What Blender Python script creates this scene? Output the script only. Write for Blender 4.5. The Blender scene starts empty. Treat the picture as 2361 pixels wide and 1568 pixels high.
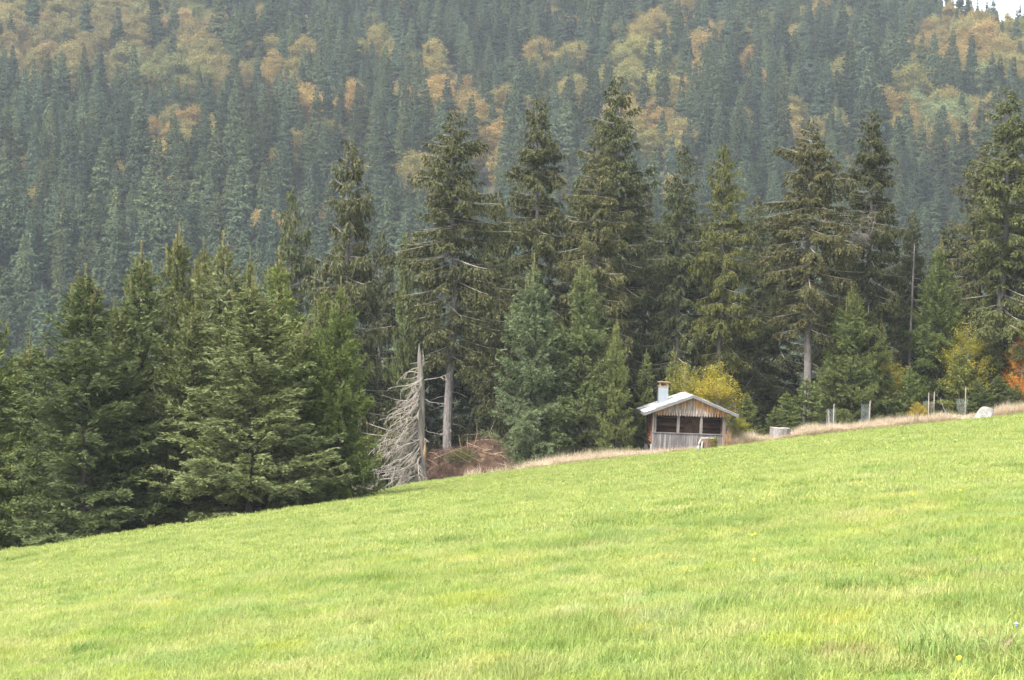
import bpy, math, random
import numpy as np
from mathutils import Matrix, Vector

# ------------------------------------------------------------------ camera, sky, sun, exposure
SC = bpy.context.scene
COL = SC.collection
F_PX = 2170.0                     # focal length in pixels of a 1024 wide frame
PITCH, ROLL = math.radians(1.32), math.radians(0.9)
FW = np.array([0, math.cos(PITCH), -math.sin(PITCH)])
_r0 = np.array([1.0, 0, 0]); _u0 = np.array([0, math.sin(PITCH), math.cos(PITCH)])
RT = math.cos(ROLL)*_r0 + math.sin(ROLL)*_u0
UP = -math.sin(ROLL)*_r0 + math.cos(ROLL)*_u0
cam_d = bpy.data.cameras.new('camera'); cam = bpy.data.objects.new('camera', cam_d); COL.objects.link(cam)
cam_d.sensor_width = 36.0; cam_d.lens = F_PX/1024*36.0
cam_d.clip_start = 0.5; cam_d.clip_end = 6000
cam.matrix_world = Matrix([[RT[0], UP[0], -FW[0], 0], [RT[1], UP[1], -FW[1], 0], [RT[2], UP[2], -FW[2], 0], [0, 0, 0, 1]])
SC.camera = cam

SUN_EL, SUN_AZ = 52.0, 222.0      # azimuth clockwise from +Y: behind the camera, to its left
world = bpy.data.worlds.new('World'); SC.world = world; world.use_nodes = True
wn = world.node_tree.nodes; wl = world.node_tree.links
sky = wn.new('ShaderNodeTexSky'); sky.sky_type = 'NISHITA'; sky.sun_disc = False
sky.sun_elevation = math.radians(SUN_EL); sky.sun_rotation = math.radians(SUN_AZ)
sky.air_density = 1.0; sky.dust_density = 4.0; sky.ozone_density = 1.0; sky.altitude = 900
hs = wn.new('ShaderNodeHueSaturation'); hs.inputs['Saturation'].default_value = 0.30   # cloud cover greys the blue
wl.new(sky.outputs[0], hs.inputs['Color'])
wl.new(hs.outputs[0], wn['Background'].inputs['Color']); wn['Background'].inputs['Strength'].default_value = 0.09
sun_d = bpy.data.lights.new('sun', 'SUN'); sun = bpy.data.objects.new('sun', sun_d); COL.objects.link(sun)
sun_d.energy = 1.5; sun_d.angle = math.radians(14); sun_d.color = (1.0, 0.96, 0.88)
_a, _e = math.radians(SUN_AZ), math.radians(SUN_EL)
sun.rotation_euler = Vector((math.sin(_a)*math.cos(_e), math.cos(_a)*math.cos(_e), math.sin(_e))).to_track_quat('Z', 'Y').to_euler()
sun.location = (-20, -20, 40)
SC.view_settings.view_transform = 'Standard'; SC.view_settings.look = 'None'
SC.view_settings.gamma = 1.0; SC.view_settings.exposure = 2.75; SC.view_settings.use_curve_mapping = False
SC.render.engine = 'CYCLES'
SC.cycles.max_bounces = 6; SC.cycles.diffuse_bounces = 3; SC.cycles.transmission_bounces = 3
SC.cycles.glossy_bounces = 2; SC.cycles.volume_bounces = 0; SC.cycles.transparent_max_bounces = 4
SC.cycles.use_adaptive_sampling = True; SC.cycles.adaptive_threshold = 0.02
SC.cycles.use_denoising = True

# ------------------------------------------------------------------ helpers
D = 1024/2360.0                   # the table coordinates below are read off a 2360 wide view of the photograph
def unproj(px, py, depth):
    d = FW + RT*((px-512)/F_PX) - UP*((py-340)/F_PX)
    return d*(depth/d[1])
def proj(P):
    P = np.asarray(P, float); w = P@FW
    return np.stack([512 + F_PX*(P@RT)/w, 340 - F_PX*(P@UP)/w], -1)
def smooth(a, b, x):
    t = np.clip((np.asarray(x, float)-a)/(b-a), 0, 1); return t*t*(3-2*t)
def vnoise(x, y, seed=0):
    x = np.asarray(x, float); y = np.asarray(y, float)
    xi = np.floor(x); yi = np.floor(y); fx = x-xi; fy = y-yi
    fx = fx*fx*(3-2*fx); fy = fy*fy*(3-2*fy)
    def h(a, b):
        n = np.sin(a*127.1 + b*311.7 + seed*74.7)*43758.5453
        return n-np.floor(n)
    return (h(xi, yi)*(1-fx)+h(xi+1, yi)*fx)*(1-fy) + (h(xi, yi+1)*(1-fx)+h(xi+1, yi+1)*fx)*fy - 0.5
def edge_y(x):
    x = np.asarray(x, float)
    far = 116 + 0.43*np.clip(x, -10, 60)
    t = smooth(-7.5, -4.5, x)
    return 85*(1-t) + far*t
def crest_y(x, y):
    u = F_PX*x/np.maximum(y, 50)
    return 1.4*(780 - 243*smooth(60, 500, u))
def ground_z(x, y):
    x = np.asarray(x, float); y = np.asarray(y, float)
    yy = np.maximum(y, 6); xx = np.clip(x, -0.42*yy-3, 0.42*yy+3)
    z = -1.6 - 0.0705*y + 0.1383*np.clip(x, -90, 90) - 0.068*xx*xx/yy
    z = z + 0.22*vnoise(x/9, y/9, 3) + 0.07*vnoise(x/3.2, y/3.2, 5)*smooth(130, 90, y)
    d = np.maximum(y-edge_y(x), 0)
    k = smooth(-5, -8, x)
    z = z - (1-k)*0.11*d*d/(d+6) - k*0.26*d*d/(d+3)
    yc = crest_y(x, y); t = np.minimum(y, yc)/1.4-205
    zh = 1.4*(-33 + 0.265*t + 0.00009*np.maximum(t, 0)**2) - 0.12*np.maximum(y-yc, 0) + 10*vnoise(x/150, y/150, 9) + 4*vnoise(x/55, y/55, 11)
    b = smooth(165, 330, y)
    return np.where(y > 165, z*(1-b)+zh*b, z)
def gz(x, y): return float(ground_z(x, y))

def mesh_np(name, verts, faces, mats, fmat=None, smoothf=False, attrs=None):
    """verts Nx3, faces MxK (K = 3 or 4)"""
    verts = np.ascontiguousarray(verts, np.float32); faces = np.ascontiguousarray(faces, np.int32)
    me = bpy.data.meshes.new(name); m, k = faces.shape
    me.vertices.add(len(verts)); me.vertices.foreach_set('co', verts.ravel())
    me.loops.add(m*k); me.loops.foreach_set('vertex_index', faces.ravel())
    me.polygons.add(m); me.polygons.foreach_set('loop_start', np.arange(0, m*k, k, dtype=np.int32))
    for mt in (mats if isinstance(mats, (list, tuple)) else [mats]): me.materials.append(mt)
    if fmat is not None: me.polygons.foreach_set('material_index', np.ascontiguousarray(fmat, np.int32))
    me.polygons.foreach_set('use_smooth', np.full(m, smoothf, bool))
    me.update(calc_edges=True)
    return me
def link(name, data, parent=None, loc=None):
    o = bpy.data.objects.new(name, data); COL.objects.link(o)
    if parent is not None: o.parent = parent
    if loc is not None: o.location = loc
    return o
def tag(o, label=None, cat=None, group=None, kind=None):
    if label: o['label'] = label
    if cat: o['category'] = cat
    if group: o['group'] = group
    if kind: o['kind'] = kind
    return o
def thing(name, label, cat, loc, rotz=0, group=None):
    o = link(name, None, None, loc); o.rotation_euler = (0, 0, rotz); o.empty_display_size = 0.2
    return tag(o, label, cat, group)

class MB:
    """collects boxes, prisms and tubes for ONE mesh object"""
    def __init__(s): s.v = []; s.f = []
    def add(s, vs, fs):
        n = len(s.v); s.v += [tuple(map(float, p)) for p in vs]; s.f += [tuple(i+n for i in f) for f in fs]; return s
    def box(s, c, size, rot=None):
        x, y, z = [q/2 for q in size]
        P = [Vector(p) for p in ((-x,-y,-z),(x,-y,-z),(x,y,-z),(-x,y,-z),(-x,-y,z),(x,-y,z),(x,y,z),(-x,y,z))]
        if rot is not None: P = [rot @ p for p in P]
        return s.add([p+Vector(c) for p in P], [(0,3,2,1),(4,5,6,7),(0,1,5,4),(1,2,6,5),(2,3,7,6),(3,0,4,7)])
    def prism(s, pts, y0, y1):
        """outline in x,z (counter-clockwise seen from -y) pushed from y0 to y1"""
        n = len(pts)
        fs = [tuple(range(n)), tuple(range(2*n-1, n-1, -1))] + [((i+1) % n, i, n+i, n+(i+1) % n) for i in range(n)]
        return s.add([(x, y0, z) for x, z in pts]+[(x, y1, z) for x, z in pts], fs)
    def tube(s, path, rad, n=6, cap=True):
        path = [Vector(p) for p in path]
        if not isinstance(rad, (list, tuple)): rad = [rad]*len(path)
        vs = []
        for i, p in enumerate(path):
            t = (path[min(i+1, len(path)-1)]-path[max(i-1, 0)]).normalized()
            a = t.cross(Vector((0, 0, 1)) if abs(t.z) < .9 else Vector((1, 0, 0))).normalized(); b = t.cross(a)
            for j in range(n):
                q = 2*math.pi*j/n; vs.append(p+(a*math.cos(q)+b*math.sin(q))*rad[i])
        fs = [(i*n+j, i*n+(j+1) % n, (i+1)*n+(j+1) % n, (i+1)*n+j) for i in range(len(path)-1) for j in range(n)]
        if cap: fs += [tuple(range(n-1, -1, -1)), tuple(range((len(path)-1)*n, len(path)*n))]
        return s.add(vs, fs)
    def mesh(s, name, mat, smoothf=False):
        me = bpy.data.meshes.new(name); me.from_pydata(s.v, [], s.f); me.materials.append(mat)
        if smoothf: me.polygons.foreach_set('use_smooth', [True]*len(s.f))
        me.update(); return me
    def build(s, name, mat, parent=None, smoothf=False): return link(name, s.mesh(name, mat, smoothf), parent)

def tubes_np(P, R, n=3):
    """P (N,K,3) paths, R (N,K) radii -> verts, quads"""
    N, K, _ = P.shape
    T = np.gradient(P, axis=1); T /= np.linalg.norm(T, axis=2, keepdims=True)+1e-9
    ref = np.where(np.abs(T[..., 2:3]) < .9, np.array([0, 0, 1.0]), np.array([1.0, 0, 0]))
    A = np.cross(T, ref); A /= np.linalg.norm(A, axis=2, keepdims=True)+1e-9
    B = np.cross(T, A)
    q = 2*np.pi*np.arange(n)/n
    V = P[:, :, None] + (A[:, :, None]*np.cos(q)[None, None, :, None] + B[:, :, None]*np.sin(q)[None, None, :, None])*R[:, :, None, None]
    idx = np.arange(N*K*n).reshape(N, K, n)
    a = idx[:, :-1]; b = np.roll(idx, -1, 2)[:, :-1]; c = np.roll(idx, -1, 2)[:, 1:]; d = idx[:, 1:]
    return V.reshape(-1, 3), np.stack([a, b, c, d], -1).reshape(-1, 4)
def cat_geo(parts):
    vs, fs, ms, n = [], [], [], 0
    for i, (v, f) in enumerate(parts):
        vs.append(v); fs.append(f+n); ms.append(np.full(len(f), i)); n += len(v)
    return np.concatenate(vs), np.concatenate(fs), np.concatenate(ms)

# ------------------------------------------------------------------ materials
def new_mat(name):
    m = bpy.data.materials.new(name); m.use_nodes = True; nt = m.node_tree
    for n in list(nt.nodes): nt.nodes.remove(n)
    out = nt.nodes.new('ShaderNodeOutputMaterial')
    return m, nt, out
def N(nt, t, **kw):
    n = nt.nodes.new(t)
    for k, v in kw.items():
        if k.startswith('i_'):
            n.inputs[k[2:].replace('_', ' ')].default_value = v
        else: setattr(n, k, v)
    return n
def ramp(nt, stops, fac=None):
    r = N(nt, 'ShaderNodeValToRGB'); els = r.color_ramp.elements
    while len(els) < len(stops): els.new(0.5)
    for e, (p, c) in zip(els, stops): e.position = p; e.color = (*c, 1)
    if fac is not None: nt.links.new(fac, r.inputs[0])
    return r
def mixc(nt, fac, a, b, mode='MIX'):
    m = N(nt, 'ShaderNodeMix', data_type='RGBA', blend_type=mode)
    for s, v in ((0, fac), (6, a), (7, b)):
        if hasattr(v, 'links'): nt.links.new(v, m.inputs[s])
        else: m.inputs[s].default_value = v if s == 0 else (*v, 1)
    return m.outputs[2]
def leaf_mat(name, stops, trans=0.3, per_tree=0.25, rough=0.55, spec=0.25, tcol=(1.0, 1.0, 0.6)):
    """colour differs leaf by leaf and tree by tree, times the tree's own tint"""
    m, nt, out = new_mat(name); L = nt.links
    geo = N(nt, 'ShaderNodeNewGeometry'); oi = N(nt, 'ShaderNodeObjectInfo')
    r = ramp(nt, stops, geo.outputs['Random Per Island'])
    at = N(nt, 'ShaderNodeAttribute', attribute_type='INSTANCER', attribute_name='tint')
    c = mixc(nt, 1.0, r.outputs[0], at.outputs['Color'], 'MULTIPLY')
    mr = N(nt, 'ShaderNodeMapRange'); mr.inputs[3].default_value = 1-per_tree; mr.inputs[4].default_value = 1+per_tree
    L.new(oi.outputs['Random'], mr.inputs[0])
    cx = N(nt, 'ShaderNodeCombineColor')
    for i in range(3): L.new(mr.outputs[0], cx.inputs[i])
    c = mixc(nt, 1.0, c, cx.outputs[0], 'MULTIPLY')
    pb = N(nt, 'ShaderNodeBsdfPrincipled'); L.new(c, pb.inputs['Base Color'])
    pb.inputs['Roughness'].default_value = rough; pb.inputs['Specular IOR Level'].default_value = spec
    tr = N(nt, 'ShaderNodeBsdfTranslucent'); L.new(mixc(nt, 1.0, c, tcol, 'MULTIPLY'), tr.inputs[0])
    mx = N(nt, 'ShaderNodeMixShader'); mx.inputs[0].default_value = trans
    L.new(pb.outputs[0], mx.inputs[1]); L.new(tr.outputs[0], mx.inputs[2]); L.new(mx.outputs[0], out.inputs[0])
    return m
def noise_mat(name, stops, scale=4.0, detail=6, stretch=(1, 1, 1), rough=0.85, bump=0.3, coords='Object', bscale=None, spec=0.3, rnd=0.0):
    m, nt, out = new_mat(name); L = nt.links
    tc = N(nt, 'ShaderNodeTexCoord'); mp = N(nt, 'ShaderNodeMapping'); mp.inputs['Scale'].default_value = stretch
    L.new(tc.outputs[coords], mp.inputs[0])
    nz = N(nt, 'ShaderNodeTexNoise'); nz.inputs['Scale'].default_value = scale; nz.inputs['Detail'].default_value = detail; nz.inputs['Roughness'].default_value = 0.65
    L.new(mp.outputs[0], nz.inputs['Vector'])
    fac = nz.outputs[0]
    if rnd:
        oi = N(nt, 'ShaderNodeObjectInfo'); ma = N(nt, 'ShaderNodeMath', operation='MULTIPLY_ADD')
        sb = N(nt, 'ShaderNodeMath', operation='SUBTRACT'); sb.inputs[1].default_value = 0.5
        L.new(oi.outputs['Random'], sb.inputs[0]); L.new(sb.outputs[0], ma.inputs[0]); ma.inputs[1].default_value = rnd; L.new(fac, ma.inputs[2]); fac = ma.outputs[0]
    r = ramp(nt, stops, fac)
    pb = N(nt, 'ShaderNodeBsdfPrincipled'); L.new(r.outputs[0], pb.inputs['Base Color']); pb.inputs['Roughness'].default_value = rough
    pb.inputs['Specular IOR Level'].default_value = spec
    bp = N(nt, 'ShaderNodeBump'); bp.inputs['Strength'].default_value = bump; bp.inputs['Distance'].default_value = 0.02
    L.new(nz.outputs[0], bp.inputs['Height']); L.new(bp.outputs[0], pb.inputs['Normal']); L.new(pb.outputs[0], out.inputs[0])
    return m

MAT = {}
MAT['needle_young'] = leaf_mat('young_needles', [(0, (.072, .088, .037)), (.5, (.110, .126, .052)), (.85, (.146, .160, .068)), (1, (.18, .19, .09))], .28, .12, .7, .10)
MAT['needle_old'] = leaf_mat('old_needles', [(0, (.038, .043, .019)), (.5, (.064, .069, .030)), (.85, (.094, .096, .045)), (1, (.15, .135, .078))], .25, .15, .7, .10)
MAT['needle_far'] = leaf_mat('far_needles', [(0, (.042, .060, .030)), (.6, (.076, .102, .051)), (1, (.118, .145, .079))], .15, .42, .8, .08)
MAT['leader'] = leaf_mat('leader_needles', [(0, (.15, .15, .06)), (1, (.25, .225, .10))], .25, .1)
MAT['leaf_near'] = leaf_mat('beech_leaves', [(0, (.22, .22, .04)), (.5, (.38, .31, .045)), (.8, (.46, .32, .045)), (1, (.44, .22, .04))], .4, .08)
MAT['leaf_far'] = leaf_mat('far_leaves', [(0, (.150, .128, .050)), (.5, (.230, .188, .066)), (1, (.30, .24, .084))], .3, .18)
MAT['bark'] = noise_mat('spruce_bark', [(.3, (.06, .05, .045)), (.5, (.105, .092, .083)), (.7, (.17, .155, .145))], 6, 8, (3, 3, .6), .9, .6)
MAT['young_bark'] = noise_mat('young_bark', [(.3, (.028, .023, .018)), (.7, (.06, .05, .038))], 6, 6, (3, 3, .6), .95, .4)
MAT['limb'] = noise_mat('lichen_limb', [(.3, (.09, .08, .062)), (.55, (.19, .17, .14)), (.75, (.32, .30, .255))], 5, 4, (1, 1, 1), .9, .2)
MAT['grey_bark'] = noise_mat('beech_bark', [(.3, (.16, .15, .14)), (.7, (.34, .33, .31))], 8, 4, (1, 1, .5), .85, .2)
MAT['snag'] = noise_mat('snag_wood', [(.25, (.05, .038, .03)), (.45, (.105, .091, .076)), (.7, (.18, .16, .138))], 3.5, 8, (3, 3, .5), .85, .6)
MAT['snag_twig'] = noise_mat('snag_twig', [(.3, (.14, .118, .095)), (.7, (.28, .25, .212))], 2.5, 4, (1, 1, 1), .9, .2)
MAT['snag_bark'] = noise_mat('snag_bark', [(.3, (.16, .09, .05)), (.7, (.36, .24, .14))], 6, 6, (2, 2, .6), .9, .6)

def grass_mat():
    m, nt, out = new_mat('meadow_grass'); L = nt.links
    geo = N(nt, 'ShaderNodeNewGeometry')
    def nz(s, d, off=0, st=(1, 1, 1)):
        mp = N(nt, 'ShaderNodeMapping'); mp.inputs['Location'].default_value = (off, off*.7, 0); mp.inputs['Scale'].default_value = st
        L.new(geo.outputs['Position'], mp.inputs[0])
        n = N(nt, 'ShaderNodeTexNoise'); n.inputs['Scale'].default_value = s; n.inputs['Detail'].default_value = d; n.inputs['Roughness'].default_value = .6
        L.new(mp.outputs[0], n.inputs['Vector']); return n.outputs[0]
    base = ramp(nt, [(.28, (.180, .258, .056)), (.45, (.255, .318, .078)), (.60, (.312, .354, .104)), (.78, (.37, .388, .150))], nz(.9, 6, 0, (1, .6, 1))).outputs[0]
    lush = ramp(nt, [(.57, (0, 0, 0)), (.75, (.8, .8, .8))], nz(1.7, 6, 31, (1, .6, 1))).outputs[0]
    base = mixc(nt, lush, base, (.13, .215, .040))
    straw = ramp(nt, [(.62, (0, 0, 0)), (.84, (.7, .7, .7))], nz(1.1, 8, 77, (1, .6, 1))).outputs[0]
    base = mixc(nt, straw, base, (.42, .39, .17))
    isl = ramp(nt, [(0, (.70, .74, .62)), (.7, (1.05, 1.02, 1.0)), (.93, (1.25, 1.12, 1.25)), (1, (1.7, 1.35, 2.2))], geo.outputs['Random Per Island']).outputs[0]
    at = N(nt, 'ShaderNodeAttribute', attribute_type='INSTANCER', attribute_name='tint')
    c = mixc(nt, 1.0, mixc(nt, 1.0, base, isl, 'MULTIPLY'), at.outputs['Color'], 'MULTIPLY')
    pb = N(nt, 'ShaderNodeBsdfPrincipled'); L.new(c, pb.inputs['Base Color']); pb.inputs['Roughness'].default_value = .5; pb.inputs['Specular IOR Level'].default_value = .35
    tr = N(nt, 'ShaderNodeBsdfTranslucent'); L.new(c, tr.inputs[0])
    mx = N(nt, 'ShaderNodeMixShader'); mx.inputs[0].default_value = .42
    L.new(pb.outputs[0], mx.inputs[1]); L.new(tr.outputs[0], mx.inputs[2]); L.new(mx.outputs[0], out.inputs[0])
    return m
MAT['grass'] = grass_mat()
MAT['dry_grass'] = leaf_mat('dry_grass', [(0, (.36, .27, .185)), (.5, (.52, .42, .31)), (1, (.66, .57, .45))], .35, .12, tcol=(1, .95, .8))

def ground_mat():
    m, nt, out = new_mat('meadow_ground'); L = nt.links
    geo = N(nt, 'ShaderNodeNewGeometry')
    n1 = N(nt, 'ShaderNodeTexNoise'); n1.inputs['Scale'].default_value = .6; n1.inputs['Detail'].default_value = 8; L.new(geo.outputs['Position'], n1.inputs['Vector'])
    c = ramp(nt, [(.3, (.065, .11, .024)), (.55, (.10, .15, .034)), (.75, (.14, .16, .055))], n1.outputs[0]).outputs[0]
    dry = N(nt, 'ShaderNodeAttribute', attribute_name='dry')
    c = mixc(nt, dry.outputs['Fac'], c, (.38, .29, .17))
    wood = N(nt, 'ShaderNodeAttribute', attribute_name='wood')
    c = mixc(nt, wood.outputs['Fac'], c, (.055, .045, .03))
    pb = N(nt, 'ShaderNodeBsdfPrincipled'); L.new(c, pb.inputs['Base Color']); pb.inputs['Roughness'].default_value = .95; pb.inputs['Specular IOR Level'].default_value = .1
    L.new(pb.outputs[0], out.inputs[0]); return m
MAT['ground'] = ground_mat()
MAT['floor'] = noise_mat('forest_floor', [(.3, (.04, .035, .022)), (.7, (.075, .065, .035))], .3, 6, (1, 1, 1), .95, .3)

# ------------------------------------------------------------------ terrain
def build_terrain():
    s = np.linspace(-1, 1, 221)
    t = np.linspace(0, 1, 381)
    xb = s*78
    yb = edge_y(xb)+16
    X = np.zeros((len(t), len(s))); Y = np.zeros_like(X)
    for i, q in enumerate(t):
        w = 16+62*q
        X[i] = s*w
        Y[i] = -22 + (edge_y(X[i])+16+22)*(q**1.25)
    X2 = np.zeros((150, len(s))); Y2 = np.zeros_like(X2)
    for i, q in enumerate(np.linspace(0, 1, 150)):
        X2[i] = s*(78+480*q**1.2); Y2[i] = yb*(1-q)**2 + (1-(1-q)**2)*0 + (yb + (1400-yb)*q**1.35)*(1-(1-q)**2)
    X2[0] = X[-1]; Y2[0] = Y[-1]
    for nm, XX, YY, mt in (('meadow', X, Y, MAT['ground']), ('hillside', X2, Y2, MAT['floor'])):
        Z = ground_z(XX, YY)-(.03 if nm == 'meadow' else .03); r, c = XX.shape
        idx = np.arange(r*c).reshape(r, c)
        fs = np.stack([idx[:-1, :-1], idx[:-1, 1:], idx[1:, 1:], idx[1:, :-1]], -1).reshape(-1, 4)
        me = mesh_np(nm, np.stack([XX, YY, Z], -1).reshape(-1, 3), fs, mt, smoothf=True)
        if nm == 'meadow':
            d = YY-edge_y(XX)
            dry = smooth(-1.0, .5, d)*smooth(-2.5, 1.5, XX); wood = smooth(3, 8, d)*smooth(-2.5, 1.5, XX) + smooth(.5, 2.5, d)*(1-smooth(-2.5, 1.5, XX))
            for an, av in (('dry', dry), ('wood', wood)):
                a = me.attributes.new(an, 'FLOAT', 'POINT'); a.data.foreach_set('value', av.astype(np.float32).ravel())
        tag(link(nm, me), kind='structure')
build_terrain()

# ------------------------------------------------------------------ tree makers
def kites(P, d, ln, wd, rng, pref=None):
    """leaf or shoot blades: one kite each, from P along d"""
    n = len(P); r = rng.normal(size=(n, 3))
    if pref is not None: r = unit(r)*1.05+pref          # sprays lie flat on their bough, so their faces look out and up
    w = np.cross(d, r); w /= np.linalg.norm(w, axis=1, keepdims=True)+1e-9
    ln = ln[:, None]; wd = wd[:, None]
    m = P + d*ln*.5
    V = np.stack([P, m+w*wd*.5, P+d*ln, m-w*wd*.5], 1).reshape(-1, 3)
    return V, np.arange(4*n).reshape(n, 4)
def unit(v): return v/(np.linalg.norm(v, axis=-1, keepdims=True)+1e-9)
def spruce_geo(seed, H, R, style, dt, ds, sl, sw, wh=.42, zc=.02, per=5.5, limb_n=5):
    """style 'young': dense cone, tips turned up; 'old': narrow, drooping combs, uneven"""
    rng = np.random.default_rng(seed); old = style == 'old'
    zs = []
    z = H*zc
    ztop = H*.985 if style != 'young' else H*.945
    while z < ztop:
        rel = (H-z)/(H*(1-zc)); k = max(3, int(rng.poisson(per if rel > .12 else 4)))
        a0 = rng.uniform(0, 6.28)
        for j in range(k):
            zs.append((z+rng.normal(0, .09*wh*2), a0+6.283*j/k+rng.normal(0, .25)))
        z += wh*rng.uniform(.7, 1.3)*(0.55+.45*rel)
    B = np.array(zs); zb, az = B[:, 0], B[:, 1]; nb = len(B)
    rel = np.clip((H*(.955 if style == 'young' else 1)-zb)/(H*(1-zc)), .004, 1)
    if old:
        prof = 1.02*(1-np.exp(-3.3*rel))*(1-.32*smooth(.72, 1, rel))
        prof = prof*(.80+1.0*vnoise(az*1.1+seed, zb*.55, seed)+.5*vnoise(az*2.3, zb*1.9, seed+2))
        e0 = np.interp(rel, [0, .06, .2, .5, 1], [58, 32, 8, -10, -24])+rng.normal(0, 7, nb)
        up, hang, drp, smin = .16, .75, .55, .12
    elif style == 'far':
        prof = 1.15*rel**(.76+.07*(seed % 6))*(1-.22*smooth(.75, 1, rel))*(.86+.75*vnoise(az*1.1+seed, zb*.35, seed))
        e0 = np.interp(rel, [0, .06, .25, .6, 1], [62, 34, 6, -12, -22])+rng.normal(0, 5, nb)
        up, hang, drp, smin = .22, .45, .30, .06
    else:
        prof = rel**.70*(1.10-.16*rel)*(1+.45*vnoise(az*1.0+seed, zb*.8, seed))
        e0 = np.interp(rel, [0, .08, .3, .7, 1], [66, 48, 24, 4, -10])+rng.normal(0, 6, nb)
        up, hang, drp, smin = .20, .22, .08, .04
    Lb = np.maximum(R*prof*rng.uniform(.74, 1.16, nb), .10)
    e0 = np.radians(e0)
    hx, hy = np.cos(az), np.sin(az)
    def bpos(s, L, e, cx, cy, zz):
        sag = -.10*s if old else 0
        r = L*s*np.cos(e)
        return np.stack([cx*r, cy*r, zz + L*(np.sin(e)*s + up*s**2.4 + sag*s)], -1)
    # limbs
    sk = np.linspace(0, .93, limb_n)
    PL = bpos(sk[None, :], Lb[:, None], e0[:, None], hx[:, None], hy[:, None], zb[:, None])
    r0 = (.010+.013*Lb)*(1.0 if old else 1.5 if style == 'far' else .8)
    RL = r0[:, None]*(1-.82*sk[None, :])
    lv, lf = tubes_np(PL, RL, 3)
    # twigs
    nt_ = np.maximum((Lb/dt).astype(int)*2, 3); bi = np.repeat(np.arange(nb), nt_); n = len(bi)
    s = rng.uniform(smin, 1.0, n)**.85; side = rng.choice([-1.0, 1.0], n)
    P0 = bpos(s, Lb[bi], e0[bi], hx[bi], hy[bi], zb[bi])
    P1 = bpos(np.minimum(s+.03, 1.05), Lb[bi], e0[bi], hx[bi], hy[bi], zb[bi]); T = unit(P1-P0+1e-6)
    S = np.stack([-hy[bi], hx[bi], np.zeros(n)], -1)*side[:, None]
    al = np.radians(rng.normal(52, 14, n))[:, None]
    d = T*np.cos(al)+S*np.sin(al); d[:, 2] += rng.normal(-drp, .22, n); d = unit(d)
    tl = (.34 if old else .42)*Lb[bi]*np.clip(s, .15, 1)**.5*(1.04-s)**.55*rng.uniform(.6, 1.3, n) + sl*.6
    tl = np.minimum(tl, .95 if old else 1.05)
    # shoots along the twigs, plus the branch tips
    ns = np.maximum(np.ceil(tl/ds).astype(int), 1); ti = np.repeat(np.arange(n), ns); m = len(ti)
    t = rng.uniform(.05, 1, m)
    P = P0[ti]+d[ti]*(tl[ti]*t)[:, None]; P[:, 2] -= hang*tl[ti]*t*t*rng.uniform(.6, 1.2, m)
    tg = d[ti].copy(); tg[:, 2] -= 2*hang*t
    sd = unit(unit(tg)+.62*unit(rng.normal(size=(m, 3)))); sd[:, 2] += (.22 if not old else -.25); sd = unit(sd)
    ln = sl*rng.uniform(.6, 1.25, m); wd = sw*rng.uniform(.7, 1.25, m)
    out_ = np.stack([P[:, 0], P[:, 1], np.zeros(m)], -1); pref = unit(unit(out_)*(.8 if style != 'far' else 1.1)+np.array([0, 0, .9]))
    fv, ff = kites(P, sd, ln, wd, rng, pref*(2.2 if style == 'far' else 1.0))
    return (fv, ff), (lv, lf)
def trunk_geo(H, r, rng, n=9, k=12, lean=.004):
    zz = np.linspace(-.6, H*.985, k); t = np.clip(zz/H, 0, 1)
    P = np.stack([lean*H*np.sin(zz*.5+rng.uniform(0, 6)), lean*H*np.cos(zz*.43+rng.uniform(0, 6)), zz], -1)[None]
    P[0, :, :2] -= P[0, 1:2, :2]
    R = (r*(1-t)**.85+.006)*(1+.35*np.exp(-np.maximum(zz, 0)*2.5/max(r*6, .3)))
    return tubes_np(P, R[None], n)
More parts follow.
